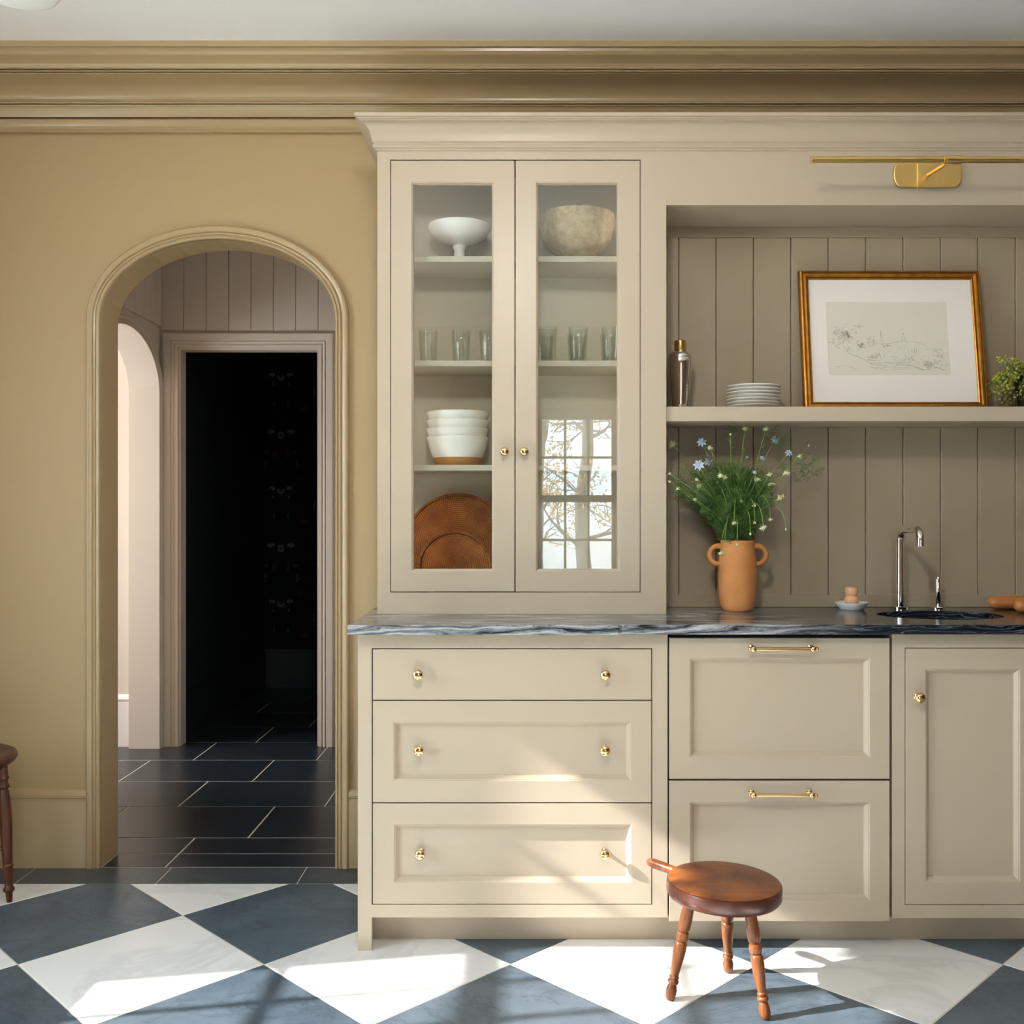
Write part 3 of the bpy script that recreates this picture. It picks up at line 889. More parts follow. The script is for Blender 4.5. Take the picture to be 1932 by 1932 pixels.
obj('drain', MB().lathe([(0, .746), (.02, .746), (.022, .748), (.020, .7495), (0, .7485)], Matrix.Translation((SKX, SKY, 0)), 20), M['nickel'], sk, smooth=True)

# tap
ty = 3.225; tx = wx(1698.5, ty)
tp = thing('tap', 'tall polished nickel swan-shaped tap behind the sink', 'faucet', (tx, ty, .914))
obj('flange', MB().lathe([(0, .914), (.024, .914), (.024, .9225), (.0225, .924), (.0145, .9245), (0, .9245)], Matrix.Translation((tx, ty, 0)), 28), M['nickel'], tp, smooth=True)
zt_, rr, R_ = 1.171, .0125, .034
pts = [(tx, ty, .924), (tx, ty, zt_ - R_)] + [(tx, ty - R_ + R_ * math.cos(a), zt_ - R_ + R_ * math.sin(a)) for a in [PI / 2 * k / 8 for k in range(1, 9)]]
ye = ty - .165
pts += [(tx, ye + R_ * (1 - math.sin(a)), zt_ - R_ + R_ * math.cos(a)) for a in [PI / 2 * k / 8 for k in range(0, 9)]]
pts += [(tx, ye, zt_ - R_ - .016)]
obj('spout', MB().tube(pts, rr, 24), M['nickel'], tp, smooth=True, sharp=.8)
hx = wx(1770, ty)
hp = thing('tap_lever', 'short upright nickel lever to the right of the tap', 'tap lever', (hx, ty, .914))
obj('flange', MB().lathe([(0, .914), (.0205, .914), (.0205, .921), (.019, .923), (.010, .9235), (0, .9235)], Matrix.Translation((hx, ty, 0)), 24), M['nickel'], hp, smooth=True)
obj('lever', MB().lathe([(0, .923), (.006, .923), (.006, .932), (.008, .935), (.008, 1.016), (.007, 1.018), (0, 1.018)], Matrix.Translation((hx, ty, 0)), 20), M['nickel'], hp, smooth=True, sharp=.8)

# soap dish and brush
dy = 3.235; dx = wx(1606.5, dy)
T = Matrix.Translation((dx, dy, .9142))
ds = obj('soap_dish', MB().lathe([(0, 0), (.036, 0), (.040, .004), (.053, .020), (.0535, .023), (.050, .0225), (.040, .012), (.034, .008), (0, .008)], T, 36), M['white_china'], smooth=True)
tag(ds, 'shallow white dish on the worktop left of the tap', 'dish')
br = thing('dish_brush', 'round wooden scrubbing brush with turned handle in the white dish', 'brush', (dx, dy, .9225))
T = Matrix.Translation((dx, dy, .9225))
obj('bristles', MB().lathe([(0, 0), (.019, 0), (.021, .014), (0, .014)], T, 24), M['bristle'], br)
obj('handle', MB().lathe([(0, .014), (.0215, .014), (.0235, .018), (.0230, .026), (.018, .030), (.0155, .034), (.0185, .038), (.0205, .046), (.0205, .056), (.0185, .061), (.012, .063), (0, .0635)], T, 28), M['palewood'], br, smooth=True)

# rolling pins
for (pxl, yy, r, lab) in ((1865, 3.235, .0205, 'wooden rolling pin at the back of the worktop by the right edge'), (1913, 3.118, .0225, 'wooden rolling pin nearer the worktop edge, overlapping another')):
    x0 = wx(pxl, yy)
    mx = Matrix.Translation((x0, yy, .9142 + r)) @ Matrix.Rotation(PI / 2, 4, 'Y')
    o = obj('rolling_pin', MB().lathe([(0, 0), (r * .45, .002), (r * .8, .009), (r * .96, .02), (r, .04), (r, .36), (r * .8, .391), (0, .40)], mx, 28), M['pinwood'], loc=(x0, yy, .9142 + r), smooth=True)
    tag(o, lab, 'rolling pin', 'rolling pins by the sink')

# ------------------------------------------------------------------ terracotta vase with flowers
vy = 3.175; vx = wx(1391.5, vy)
vs = thing('terracotta_vase', 'tan terracotta vase with two ring handles on the worktop', 'vase', (vx, vy, .9142))
T = Matrix.Translation((vx, vy, .9142))
wob = lambda a, z: 1 + .012 * math.sin(2 * a + z * 30) + .008 * math.sin(3 * a - z * 45 + 1)
vp = [(0, 0), (.040, 0), (.048, .004), (.053, .018), (.0575, .05), (.0595, .10), (.0595, .15), (.057, .175), (.0535, .195), (.0525, .212), (.0535, .221), (.051, .2225), (.049, .218), (.049, .19), (.053, .15), (.054, .08), (.046, .012), (0, .010)]
obj('body', MB().lathe(vp, T, 40, wob), M['clay'], vs, smooth=True, sharp=1.2)
for s in (-1, 1):
    pts = []
    for k in range(15):
        a = math.radians(118 - k * 17.0)
        pts.append((vx + s * (.061 + .028 * math.cos(a)), vy, .9142 + .176 + .028 * math.sin(a)))
    obj('handle', MB().tube(pts, [.0085 + .001 * math.sin(k) for k in range(15)], 14), M['clay'], vs, smooth=True)

bq = thing('flower_bouquet', 'loose bouquet of feathery green love-in-a-mist in the terracotta vase', 'flowers', (vx, vy, 1.05))
VM = Vector((vx, vy, .9142 + .20))


def zpt(zx, zy, d):
    px, py = 1250 + zx / 5.222, 790 + zy / 5.222
    return Vector((wx(px, d), d, wz(py, d)))


def bez(a, b, c, e, n=9):
    return [a * (1 - t) ** 3 + b * 3 * t * (1 - t) ** 2 + c * 3 * t * t * (1 - t) + e * t ** 3 for t in [k / n for k in range(n + 1)]]


def thread(m, p, dr, L, r, droop=.25):
    dr = dr.normalized(); q = p + dr * L * .55; e = p + dr * L + Vector((0, 0, -L * droop))
    s1 = dr.orthogonal().normalized() * r; s2 = dr.cross(s1).normalized() * r
    m.add([p + s1, p - s1 * .5 + s2 * .87, p - s1 * .5 - s2 * .87, q + s1 * .8, q - s1 * .4 + s2 * .7, q - s1 * .4 - s2 * .7, e],
          [(0, 1, 4, 3), (1, 2, 5, 4), (2, 0, 3, 5), (3, 4, 6), (4, 5, 6), (5, 3, 6)])


def rdir(up=0.0, R=rnd):
    v = Vector((R.gauss(0, 1), R.gauss(0, 1), R.gauss(0, 1) + up)); return v.normalized()


fol = MB()


def frond_stem(pts, dens, L0, r=.0005, t0=.25):
    n = len(pts)
    for i in range(int(n * dens)):
        t = t0 + (1 - t0) * rnd.random(); k = t * (n - 1); a = int(min(k, n - 2)); p = pts[a].lerp(pts[a + 1], k - a)
        ax = (pts[a + 1] - pts[a]).normalized(); out = rdir(); out = (out - ax * out.dot(ax)).normalized()
        d1 = (ax * rnd.uniform(.5, 1.3) + out).normalized(); L = L0 * rnd.uniform(.5, 1.2)
        if p.y + d1.y * L > DN - .01: d1.y = -abs(d1.y)
        thread(fol, p, d1, L, r, .1)
        for q in range(3):
            f = rnd.uniform(.3, .85); p2 = p + d1 * L * f * .9
            d2 = (d1 + rdir() * .8).normalized()
            if p2.y + d2.y * L > DN - .01: d2.y = -abs(d2.y)
            thread(fol, p2, d2, L * rnd.uniform(.35, .6), r * .8, .1)


heads = [('pod', 95, 255, 1.25), ('pod', 465, 290, .8), ('pod', 360, 665, .95), ('pod', 575, 560, .9), ('pod', 612, 582, .9), ('pod', 930, 600, 1.1), ('pod', 1070, 645, 1.0),
         ('pod', 1220, 530, .95), ('pod', 1160, 775, 1.0), ('pod', 905, 857, .75), ('pod', 705, 1030, .65), ('pod', 990, 1078, .95), ('pod', 1065, 995, .65), ('pod', 780, 815, .6),
         ('pod', 1350, 370, .7), ('pod', 1020, 100, .9), ('pod', 815, 100, .9), ('pod', 320, 795, .55), ('pod', 575, 1325, .75), ('pod', 335, 600, .6), ('pod', 1055, 550, .7),
         ('pod', 910, 1025, .5), ('pod', 68, 620, .5), ('pod', 68, 540, .45), ('pod', 150, 690, .6), ('blue', 360, 460, 1.3), ('blue', 450, 430, 1.0), ('blue', 385, 235, 1.1), ('blue', 1105, 210, 1.0),
         ('blue', 1240, 340, .9), ('blue', 980, 390, .6), ('blue', 910, 530, .5), ('blue', 830, 380, .4), ('bud', 670, 155, .7), ('bud', 1440, 265, .8), ('bud', 802, 305, .6), ('bud', 1215, 1090, .7),
         ('bud', 540, 625, .6), ('bud', 520, 680, .6), ('bud', 730, 700, .5), ('bud', 865, 1135, .8), ('bud', 615, 1215, .4), ('bud', 735, 1240, .8), ('bud', 200, 480, .6)]
for (kind, zx_, zy_, s) in heads:
    low = zy_ > 980
    d = 3.085 if low else rnd.uniform(3.10, 3.24)
    if zy_ < 150: d = 3.17
    if kind == 'pod' and 500 < zy_ < 900: d = rnd.uniform(3.07, 3.13)
    hd = zpt(zx_, zy_, d); st = VM + Vector((rnd.uniform(-.025, .025), rnd.uniform(-.025, .025), 0))
    if low:
        top = Vector((hd.x * .8 + VM.x * .2, hd.y + .015, max(hd.z + .07, VM.z + .06)))
        pts = bez(st, st + Vector((0, 0, .08)), top + Vector((0, 0, .03)), top, 6) + bez(top, top + Vector((0, -.01, .0)), hd + Vector((0, 0, .05)), hd, 6)[1:]
    else:
        mid = st.lerp(hd, .5); mid.x = st.x + (hd.x - st.x) * .38
        pts = bez(st, st.lerp(mid, .6) + Vector((0, 0, .03)), mid + Vector((0, 0, .02)), hd, 10)
    sm = obj('stem', MB().tube(pts, [.0014 - .0005 * k / len(pts) for k in range(len(pts))], 5), M['stem'], bq, smooth=True)
    if not low: frond_stem(pts, 3.2, .030)
    ax = (pts[-1] - pts[-2]).normalized()
    if kind == 'pod':
        m = MB(); r = .0078 * s
        m.ball(hd, r, 10, (1, 1, .85))
        for k in range(14):
            dd = (rdir() * .9 + Vector((0, -.3, .1))).normalized(); p = hd + dd * r * .7; q = dd.orthogonal().normalized() * r * .45; w = dd.cross(q).normalized() * r * .2
            m.add([p - q, p + q, hd + dd * r * 1.9, p + w], [(0, 1, 3), (0, 3, 2), (3, 1, 2)])
        obj('seed_pod', m, M['pod'], sm, smooth=True, weld=False)
        for k in range(12): thread(fol, hd, (rdir() + Vector((0, 0, .1))), .020 * s, .0005, 0)
    elif kind == 'blue':
        m = MB(); r = .0155 * s; fz = Vector((rnd.uniform(-.3, .3), -1, .35)).normalized(); e1 = fz.orthogonal().normalized(); e2 = fz.cross(e1)
        for k in range(7):
            a = 2 * PI * k / 7; dd = e1 * math.cos(a) + e2 * math.sin(a); sd = fz.cross(dd) * r * .24
            b0 = hd + fz * .002; md = hd + dd * r * .55 + fz * r * .25; tp_ = hd + dd * r + fz * r * .1
            m.add([b0, md + sd, tp_, md - sd, md - fz * .0006], [(0, 1, 2, 3), (0, 3, 4), (3, 2, 4), (2, 1, 4), (1, 0, 4)])
        m.ball(hd + fz * .004, r * .22, 8)
        obj('flower_head', m, M['blue'], sm, weld=False)
        for k in range(26): thread(fol, hd, rdir(), .026 * s, .0005, 0)
    else:
        obj('bud', MB().ball(hd, .0042 * s, 8, (1, 1, 1.3)), M['pod'] if s > .65 else M['stem'], sm, smooth=True)
# feathery fronds filling the fan
for i in range(150):
    zx_ = rnd.triangular(120, 1260, 650); top = 430 + abs(zx_ - 680) * .30
    zy_ = rnd.uniform(top, 900) if rnd.random() < .75 else rnd.uniform(700, 1060)
    if zy_ > 850: zx_ = 680 + (zx_ - 680) * .62
    d = rnd.uniform(3.09, 3.27); e = zpt(zx_, zy_, d); st = VM + Vector((rnd.uniform(-.03, .03), rnd.uniform(-.03, .03), rnd.uniform(-.02, .01)))
    mid = st.lerp(e, .5); mid.x = st.x + (e.x - st.x) * .38
    pts = bez(st, st.lerp(mid, .6) + Vector((0, 0, .02)), mid + Vector((0, 0, .015)), e, 9)
    if i % 2 == 0: obj('stem', MB().tube(pts, .0011, 4), M['stem'], bq, smooth=True)
    frond_stem(pts, 9.5, .036, .00065, .12)
for (zx_, zy_) in ((1420, 380), (1480, 440), (1540, 380), (1560, 500), (1450, 520), (110, 600), (160, 560), (200, 640), (1240, 190), (1190, 180), (690, 90), (1120, 90)):
    e = zpt(zx_, zy_, 3.2); a = zpt(zx_ * .80 + 680 * .2, zy_ + 110, 3.2)
    frond_stem(bez(a, a.lerp(e, .3), a.lerp(e, .6), e, 6), 5, .022, .00035, .05)
tag(obj('fronds', fol, M['frond'], bq, weld=False), kind='stuff')

# ------------------------------------------------------------------ things on the niche shelf
sy = 3.20
sx = wx(1283.5, sy)
sh = thing('cocktail_shaker', 'polished steel cocktail shaker at the left end of the niche shelf', 'cocktail shaker', (sx, sy, SZ))
T = Matrix.Translation((sx, sy, SZ))
obj('body', MB().lathe([(0, 0), (.0235, 0), (.0245, .003), (.0265, .03), (.031, .08), (.0355, .125), (.0370, .150), (.0370, .164), (.0360, .166), (0, .166)], T, 36), M['nickel'], sh, smooth=True)
obj('shoulder', MB().lathe([(.0355, .166), (.0365, .167), (.0365, .171), (.032, .180), (.022, .186), (.0165, .188), (.0155, .192), (0, .192)], T, 36), M['nickel'], sh, smooth=True)
obj('cap', MB().lathe([(0, .190), (.0165, .190), (.0190, .194), (.0190, .219), (.0175, .221), (0, .221)], T, 32), M['satinbrass'], sh, smooth=True, label='brass coloured cap')

px_, py_ = wx(1420.5, 3.2), 3.2
pp = [(0, 0), (.050, 0), (.052, .0015), (.053, .0045), (.068, .007), (.0835, .0105), (.0860, .0122), (.0855, .0132), (.082, .0128), (.066, .0092), (.050, .0070), (0, .0068)]
ppm = [(r, z * .98) for r, z in pp]
plate0 = obj('side_plate', MB().lathe(ppm, Matrix.Translation((px_, py_, SZ)), 48), M['white_china'], loc=(px_, py_, SZ), smooth=True, sharp=1.2)
PL = ['lowest white plate of the stack on the niche shelf', 'second white plate from the bottom of the shelf stack', 'third white plate from the bottom of the shelf stack',
      'fourth white plate, middle of the shelf stack', 'third white plate from the top of the shelf stack', 'second white plate from the top of the shelf stack', 'topmost white plate of the stack on the niche shelf']
for k in range(7):
    o = plate0 if k == 0 else plate0.copy()
    if k: C.objects.link(o)
    o.location = (px_ + rnd.uniform(-.001, .001), py_, SZ + .0003 + k * .0105)
    tag(o, PL[k], 'plate', 'white plates stacked on the niche shelf')

# picture
fx = wx(1693.5, 3.2)
pf = thing('framed_picture', 'landscape etching in a gilt frame leaning on the niche shelf', 'picture', (fx, 3.203, SZ + .0005))
pf.rotation_euler = (-math.radians(8.6), 0, 0)
W2, HH = .292, .466


def lobj(name, m, mat, parent, **k):
    par = parent; o = obj(name, m, mat, None, **k); o.parent = par; return o


FPATH = [(-W2, 0), (-W2, HH), (W2, HH), (W2, 0)]
fp = [(0, .022), (0, .004), (.002, 0), (.006, -.002), (.008, .001), (.010, .001), (.012, -.003), (.018, -.004), (.022, .001), (.024, .004), (.026, .003), (.029, .005), (.030, .008), (.030, .022)]
# path runs clockwise, so left of travel is outside; use negative offsets
fr_ = lobj('frame', MB().sweep(FPATH, [(-o, t) for o, t in fp], lambda u, z, t: (u, t, z), True), M['gold'], pf, smooth=True, sharp=.35)
m = MB().sweep(FPATH, [(.0012, .020), (.0012, .006), (-.001, .004), (-.001, .020)], lambda u, z, t: (u, t, z), True)
lobj('frame_edge', m, M['gold_dark'], fr_)
for o1_, o2_, t_ in ((-.0085, -.0108, -.0012), (-.0225, -.0245, .0005)):
    m = MB().sweep(FPATH, [(o1_, .006), (o1_, t_), (o2_, t_), (o2_, .006)], lambda u, z, t: (u, t, z), True)
    lobj('dark_groove', m, M['gold_dark'], fr_)
lobj('backing', bx(-W2 + .012, W2 - .012, .014, .021, .012, HH - .012), M['mat'], pf)
u0, u1, v0, v1 = -.208, .182, .118, .362
m = MB().sweep([(u0, v0), (u0, v1), (u1, v1), (u1, v0)], [(0, .0125), (0, .009), (-.0015, .008), (-.0015, .0125)], lambda u, z, t: (u, t, z), True)
prn = lobj('print', bx(u0, u1, .0085, .0125, v0, v1), M['print'], pf)
mb = MB()
for q in ((-W2 + .028, u0, .028, HH - .028), (u1, W2 - .028, .028, HH - .028), (u0, u1, .028, v0), (u0, u1, v1, HH - .028)):
    mb.box(q[0], q[1], .0075, .013, q[2], q[3])
lobj('mat_board', mb, M['mat'], pf, weld=False)
ink, ink2 = MB(), MB()
IW, IH = u1 - u0, v1 - v0


def stroke(m, pts, w=.0006):
    for (a, b) in zip(pts[:-1], pts[1:]):
        A = Vector((u0 + a[0] * IW, 0, v1 - a[1] * IH)); B = Vector((u0 + b[0] * IW, 0, v1 - b[1] * IH)); dd = (B - A)
        if dd.length < 1e-6: continue
        nn = Vector((-dd.z, 0, dd.x)).normalized() * w * rnd.uniform(.3, .7)
        y = .0083
        m.add([(A.x + nn.x, y, A.z + nn.z), (B.x + nn.x, y, B.z + nn.z), (B.x - nn.x, y, B.z - nn.z), (A.x - nn.x, y, A.z - nn.z)], [(0, 1, 2, 3)])


def P_(zx, zy): return ((zx - 85) / 1680, (zy - 70) / 1130)


def curve(m, pts, w=.0006, jit=.004):
    out = []
    for (a, b) in zip(pts[:-1], pts[1:]):
        for k in range(6):
            t = k / 6; out.append((a[0] + (b[0] - a[0]) * t + rnd.gauss(0, jit), a[1] + (b[1] - a[1]) * t + rnd.gauss(0, jit)))
    out.append(pts[-1]); stroke(m, out, w)


def scribble(m, zx, zy, rx, ry, n, w=.0005, L=14):
    for _ in range(n):
        a = zx + rnd.gauss(0, rx * .5); b = zy + rnd.gauss(0, ry * .5); t = rnd.uniform(0, 6.28); s = []
        for k in range(5): s.append(P_(a + k * L * .5 * math.cos(t + k * .5), b + k * L * .5 * math.sin(t + k * .5)))
        stroke(m, s, w)


curve(ink, [P_(*q) for q in [(640, 760), (800, 715), (1000, 700), (1080, 680), (1260, 680), (1370, 715), (1500, 790)]])
curve(ink2, [P_(*q) for q in [(350, 860), (450, 900), (600, 965), (680, 1030), (900, 1010), (1150, 1040), (1260, 1060), (1400, 1120)]], .0006)
curve(ink2, [P_(*q) for q in [(1260, 1060), (1320, 1110), (1400, 1125), (1560, 1080), (1700, 1125)]], .0008)
curve(ink, [P_(*q) for q in [(180, 1080), (300, 1050), (480, 1105)]])
curve(ink, [P_(*q) for q in [(165, 640), (170, 740), (260, 800)]])
curve(ink2, [P_(*q) for q in [(812, 690), (826, 520), (845, 690)]], .0006, .001)
curve(ink, [P_(*q) for q in [(1110, 690), (1140, 550), (1165, 690)]], .0007, .001)
for y_ in (1000, 1040, 1075, 1100): curve(ink, [P_(620 + rnd.random() * 100, y_), P_(900, y_ + 15), P_(1250, y_ + 5)], .0005)
for i in range(26):
    a = rnd.uniform(600, 1700); b = rnd.uniform(780, 1100); stroke(ink, [P_(a, b), P_(a + rnd.uniform(30, 120), b + rnd.uniform(5, 40))], .0005)
for i in range(16):
    a = rnd.uniform(1040, 1340); b = rnd.uniform(740, 860); stroke(ink, [P_(a, b), P_(a + 4, b + rnd.uniform(30, 110))], .0005)
scribble(ink2, 340, 560, 120, 110, 34); scribble(ink, 300, 600, 150, 130, 60); scribble(ink, 240, 680, 110, 80, 30)
scribble(ink2, 350, 580, 45, 35, 22, .0008); scribble(ink2, 200, 540, 50, 40, 9); scribble(ink2, 530, 450, 40, 25, 8); scribble(ink2, 540, 750, 70, 45, 24, .0008)
scribble(ink, 690, 670, 80, 70, 30); scribble(ink2, 900, 745, 70, 22, 16); scribble(ink2, 700, 925, 60, 45, 18); scribble(ink, 780, 900, 120, 60, 24)
scribble(ink, 1480, 1020, 130, 70, 60); scribble(ink2, 1450, 1050, 80, 40, 20); scribble(ink, 1640, 900, 90, 120, 34); scribble(ink, 1180, 960, 160, 60, 30); scribble(ink2, 360, 810, 14, 40, 8)
lobj('etched_lines', ink, M['ink'], prn, weld=False); lobj('etched_accents', ink2, M['ink2'], prn, weld=False)

# trailing plant
gx, gy = wx(1972, 3.2), 3.2
pl = thing('potted_ivy', 'trailing small-leaved plant in a dark pot at the right end of the niche shelf', 'plant', (gx, gy, SZ))
T = Matrix.Translation((gx, gy, SZ))
obj('pot', MB().lathe([(0, 0), (.070, 0), (.078, .01), (.086, .07), (.090, .095), (.093, .10), (.093, .112), (.083, .112), (.080, .10), (0, .098)], T, 32), M['pot'], pl, smooth=True)
lv = MB()


def leaf(m, p, dd, L, w):
    dd = dd.normalized(); sd = dd.cross(Vector((rnd.gauss(0, .4), -1, rnd.gauss(0, .4)))).normalized() * w; up = dd.cross(sd).normalized() * w * .35
    q = p + dd * L * .5
    m.add([p, q + sd, p + dd * L, q - sd, q + up], [(0, 1, 4), (1, 2, 4), (2, 3, 4), (3, 0, 4), (0, 3, 2, 1)])


for i in range(30):
    base = Vector((gx - .03, gy, SZ + .10))
    zz = SZ + (.015 + .135 * rnd.random()); hz = (zz - SZ) / .15
    tip = Vector((wx(rnd.uniform(1890 - 22 * min(1, hz * 1.6), 1950), 3.13), rnd.uniform(3.10, 3.20), zz))
    pts = bez(base, base + Vector((-.02, -.02, .05)), Vector((tip.x + .01, tip.y, max(zz + .02, SZ + .12))), tip, 8)
    obj('stem', MB().tube(pts, .0011, 5), M['ivy_stem'], pl, smooth=True)
    for k in range(75):
        t = rnd.random() ** .7 * 7.99; j = int(t); p = pts[j].lerp(pts[j + 1], t - j) + rdir() * rnd.uniform(.002, .014)
        if p.z < SZ + .012: p.z = SZ + .012 + rnd.random() * .01
        leaf(lv, p, rdir(), rnd.uniform(.006, .011), rnd.uniform(.0028, .0045))
tag(obj('leaves', lv, M['ivy'], pl, weld=False), kind='stuff')

# picture light
lx = 1.213; ly = 2.883; lz = wz(301.5, ly)
pz = wz(330, D1)
pl_ = thing('picture_light', 'long brass tube picture light fixed above the niche', 'light', (lx, D1, pz))
hw, hh = wx(1815, D1 - .01) - lx, (wz(304, D1) - wz(355, D1)) / 2
pts = []
for s in (-1, 1):
    c = lx + s * (hw - .022)
    for k in range(9):
        a = -PI / 2 + PI * k / 8
        pts.append((c + s * .022 * math.cos(a), pz + (s * hh * math.sin(a))))
outl = [(lx - hw + .022 - .022 * math.cos(a), pz + hh * math.sin(a)) for a in [-PI / 2 + PI * k / 10 for k in range(11)]] + [(lx + hw - .022 + .022 * math.cos(a), pz + hh * math.sin(a)) for a in [PI / 2 - PI * k / 10 for k in range(11)]]
obj('back_plate', MB().prism(outl, XZ, D1, D1 - .012), M['satinbrass'], pl_, bevel=.0015)
obj('mount', bx(lx - .034, lx + .034, D1 - .012, D1 - .018, pz - hh - .003, pz + hh + .001), M['satinbrass'], pl_, bevel=.0012)
obj('arm', MB().tube([(lx, D1 - .016, pz - .004), (lx, ly, lz)], .0062, 14), M['satinbrass'], pl_, smooth=True)
xa, xb = wx(1531, ly), 2 * lx - wx(1531, ly)
bar = obj('light_bar', MB().tube([(xa, ly, lz), (xb, ly, lz)], .0095, 24), M['satinbrass'], pl_, smooth=True, sharp=.8)
for x in (xa, xb): obj('end_cap', MB().tube([(x - .002, ly, lz), (x + .002, ly, lz)], .0108, 20), M['satinbrass'], bar, bevel=.001)
m = MB().tube([(lx - .025, ly, lz), (lx + .025, ly, lz)], .0125, 24); m.tube([(lx - .018, ly, lz), (lx + .018, ly, lz)], .0135, 24)
obj('collar', m, M['satinbrass'], pl_, smooth=True, sharp=.8, weld=False)

# ------------------------------------------------------------------ inside the display cabinet
cy_ = 3.215
# compote
cx_ = wx(867, cy_)
T = Matrix.Translation((cx_, cy_, SH[0]))
cp = [(0, 0), (.040, 0), (.041, .003), (.026, .010), (.019, .022), (.0165, .045), (.022, .050), (.0225, .056), (.018, .060), (.030, .066), (.062, .074), (.088, .090), (.099, .112), (.0985, .122), (.096, .1225), (.094, .112), (.080, .092), (.04, .078), (0, .075)]
o = obj('compote', MB().lathe(cp, T, 48), M['matt_white'], loc=(cx_, cy_, SH[0]), smooth=True, sharp=1.2)
tag(o, 'white footed compote bowl on the top shelf behind the left glass door', 'bowl')
# papier bowl
cx_ = wx(1089, cy_)
T = Matrix.Translation((cx_, cy_, SH[0]))
from mathutils import noise as mn
def wob2(a, z): return 1 + .035 * mn.noise(Vector((math.cos(a) * 9, math.sin(a) * 9, z * 90))) + .02 * mn.noise(Vector((math.cos(a) * 15, math.sin(a) * 15, z * 160)))
bp = [(0, 0), (.030, 0), (.036, .004), (.050, .014), (.064, .027), (.078, .038), (.090, .050), (.101, .065), (.110, .082), (.1165, .102), (.120, .125), (.119, .145), (.1175, .153), (.113, .151), (.111, .13), (.10, .085), (.06, .035), (0, .015)]
m = MB().lathe(bp, T, 72, wob2)
m.v = [(v[0], v[1], v[2] + (.003 * mn.noise(Vector((v[0] * 60, v[1] * 60, 3))) if v[2] - SH[0] > .13 else 0)) for v in m.v]
o = obj('textured_bowl', m, M['papier'], loc=(cx_, cy_, SH[0]), smooth=True, sharp=1.3)
tag(o, 'large cream bowl with crinkled texture on the top shelf of the right glass door', 'bowl')
# tumblers
tb = [(0, 0), (.0225, 0), (.0240, .002), (.0300, .106), (.0295, .107), (.0285, .106), (.0226, .012), (0, .010)]
tum = None
spots = [(808, 3.20, 'left tumbler of the row behind the left glass door'), (870, 3.20, 'middle tumbler of the row behind the left glass door'), (922, 3.20, 'right tumbler of the left row, half hidden by the door'),
         (1033, 3.14, 'front left tumbler behind the right glass door'), (1091, 3.14, 'front middle tumbler behind the right glass door'), (1153, 3.14, 'front right tumbler, partly hidden by the right door stile'),
         (1027, 3.26, 'rear left tumbler behind the right glass door'), (1088, 3.26, 'rear middle tumbler behind the right glass door'), (1150, 3.26, 'rear right tumbler beside the right door stile')]
for (px, y, lab) in spots:
    x = wx(px, y)
    if tum is None:
        tum = obj('tumbler', MB().lathe(tb, Matrix.Translation((x, y, SH[1])), 48, lambda a, z: 1 + .018 * math.cos(8 * a)), M['tumbler'], loc=(x, y, SH[1]), smooth=True, sharp=1.0); o = tum
    else:
        o = tum.copy(); C.objects.link(o)
    o.location = (x, y, SH[1] + .0002)
    tag(o, 'clear ' + lab, 'glass', 'clear tumblers on the second shelf')
# bowls
bx_, by_ = wx(864, cy_), cy_
def bowl_prof(t=.003):
    out = [(.060, 0), (.076, .004), (.0825, .022)]
    return out
bw = None
BL = ['lowest white bowl of the stack, with a bare tan base', 'second white bowl from the bottom of the cupboard stack', 'second white bowl from the top of the cupboard stack', 'topmost white bowl of the stack in the cupboard']
for k in range(4):
    if bw is None:
        T = Matrix.Translation((bx_, by_, SH[2]))
        bw = obj('mixing_bowl', MB().lathe([(.0800, .026), (.0862, .042), (.0912, .058), (.0942, .072), (.0965, .080), (.0995, .086), (.1000, .0905), (.0980, .0925), (.0945, .084), (.0915, .072), (.088, .058), (.078, .034), (.066, .016), (0, .012)], T, 48), M['white_china'], loc=(bx_, by_, SH[2]), smooth=True, sharp=1.2)
        base = obj('unglazed_base', MB().lathe([(0, 0), (.066, 0), (.069, .002), (.0745, .014), (.0800, .026)], T, 48), M['tan_clay'], bw, smooth=True, label='bare tan clay base')
        o = bw
    else:
        o = copy_tree(bw, (0, 0, 0)); o.children[0].location = base.location
    o.location = (bx_ + rnd.uniform(-.0012, .0012), by_, SH[2] + .0003 + k * .0262)
    tag(o, BL[k], 'bowl', 'white bowls stacked on the third shelf')


# rattan trays leaning inside the cupboard
def tray(cxp, r, yb_, lean, lab, s):
    x = wx(cxp, yb_); n = int(r / .0062)
    pr = [(0, 0)]
    for k in range(n * 4):
        rr_ = r * (k + 1) / (n * 4); pr.append((rr_, -.0016 * abs(math.sin(PI * (k + 1) / 4)) ))
    pr += [(r + .002, -.008), (r + .005, -.012), (r + .009, -.011), (r + .010, -.006), (r + .008, 0), (r, .004), (0, .004)]
    pr = [(a, -b_) for a, b_ in pr]
    o = obj('rattan_tray', MB().lathe(pr, None, 96), M['rattan'], smooth=True, sharp=1.0)
    R_ = r + .010
    o.rotation_euler = (PI / 2 - lean, 0, 0)
    o.location = (x, yb_ + R_ * math.sin(lean), .936 + R_ * math.cos(lean) + .002)
    tag(o, lab, 'tray', 'round rattan trays in the cupboard')


tray(862.7, .166, 3.235, .16, 'large round woven rattan tray leaning behind a smaller one', 1)
tray(857, .106, 3.16, .22, 'small round woven rattan tray leaning in front of a larger one', 2)

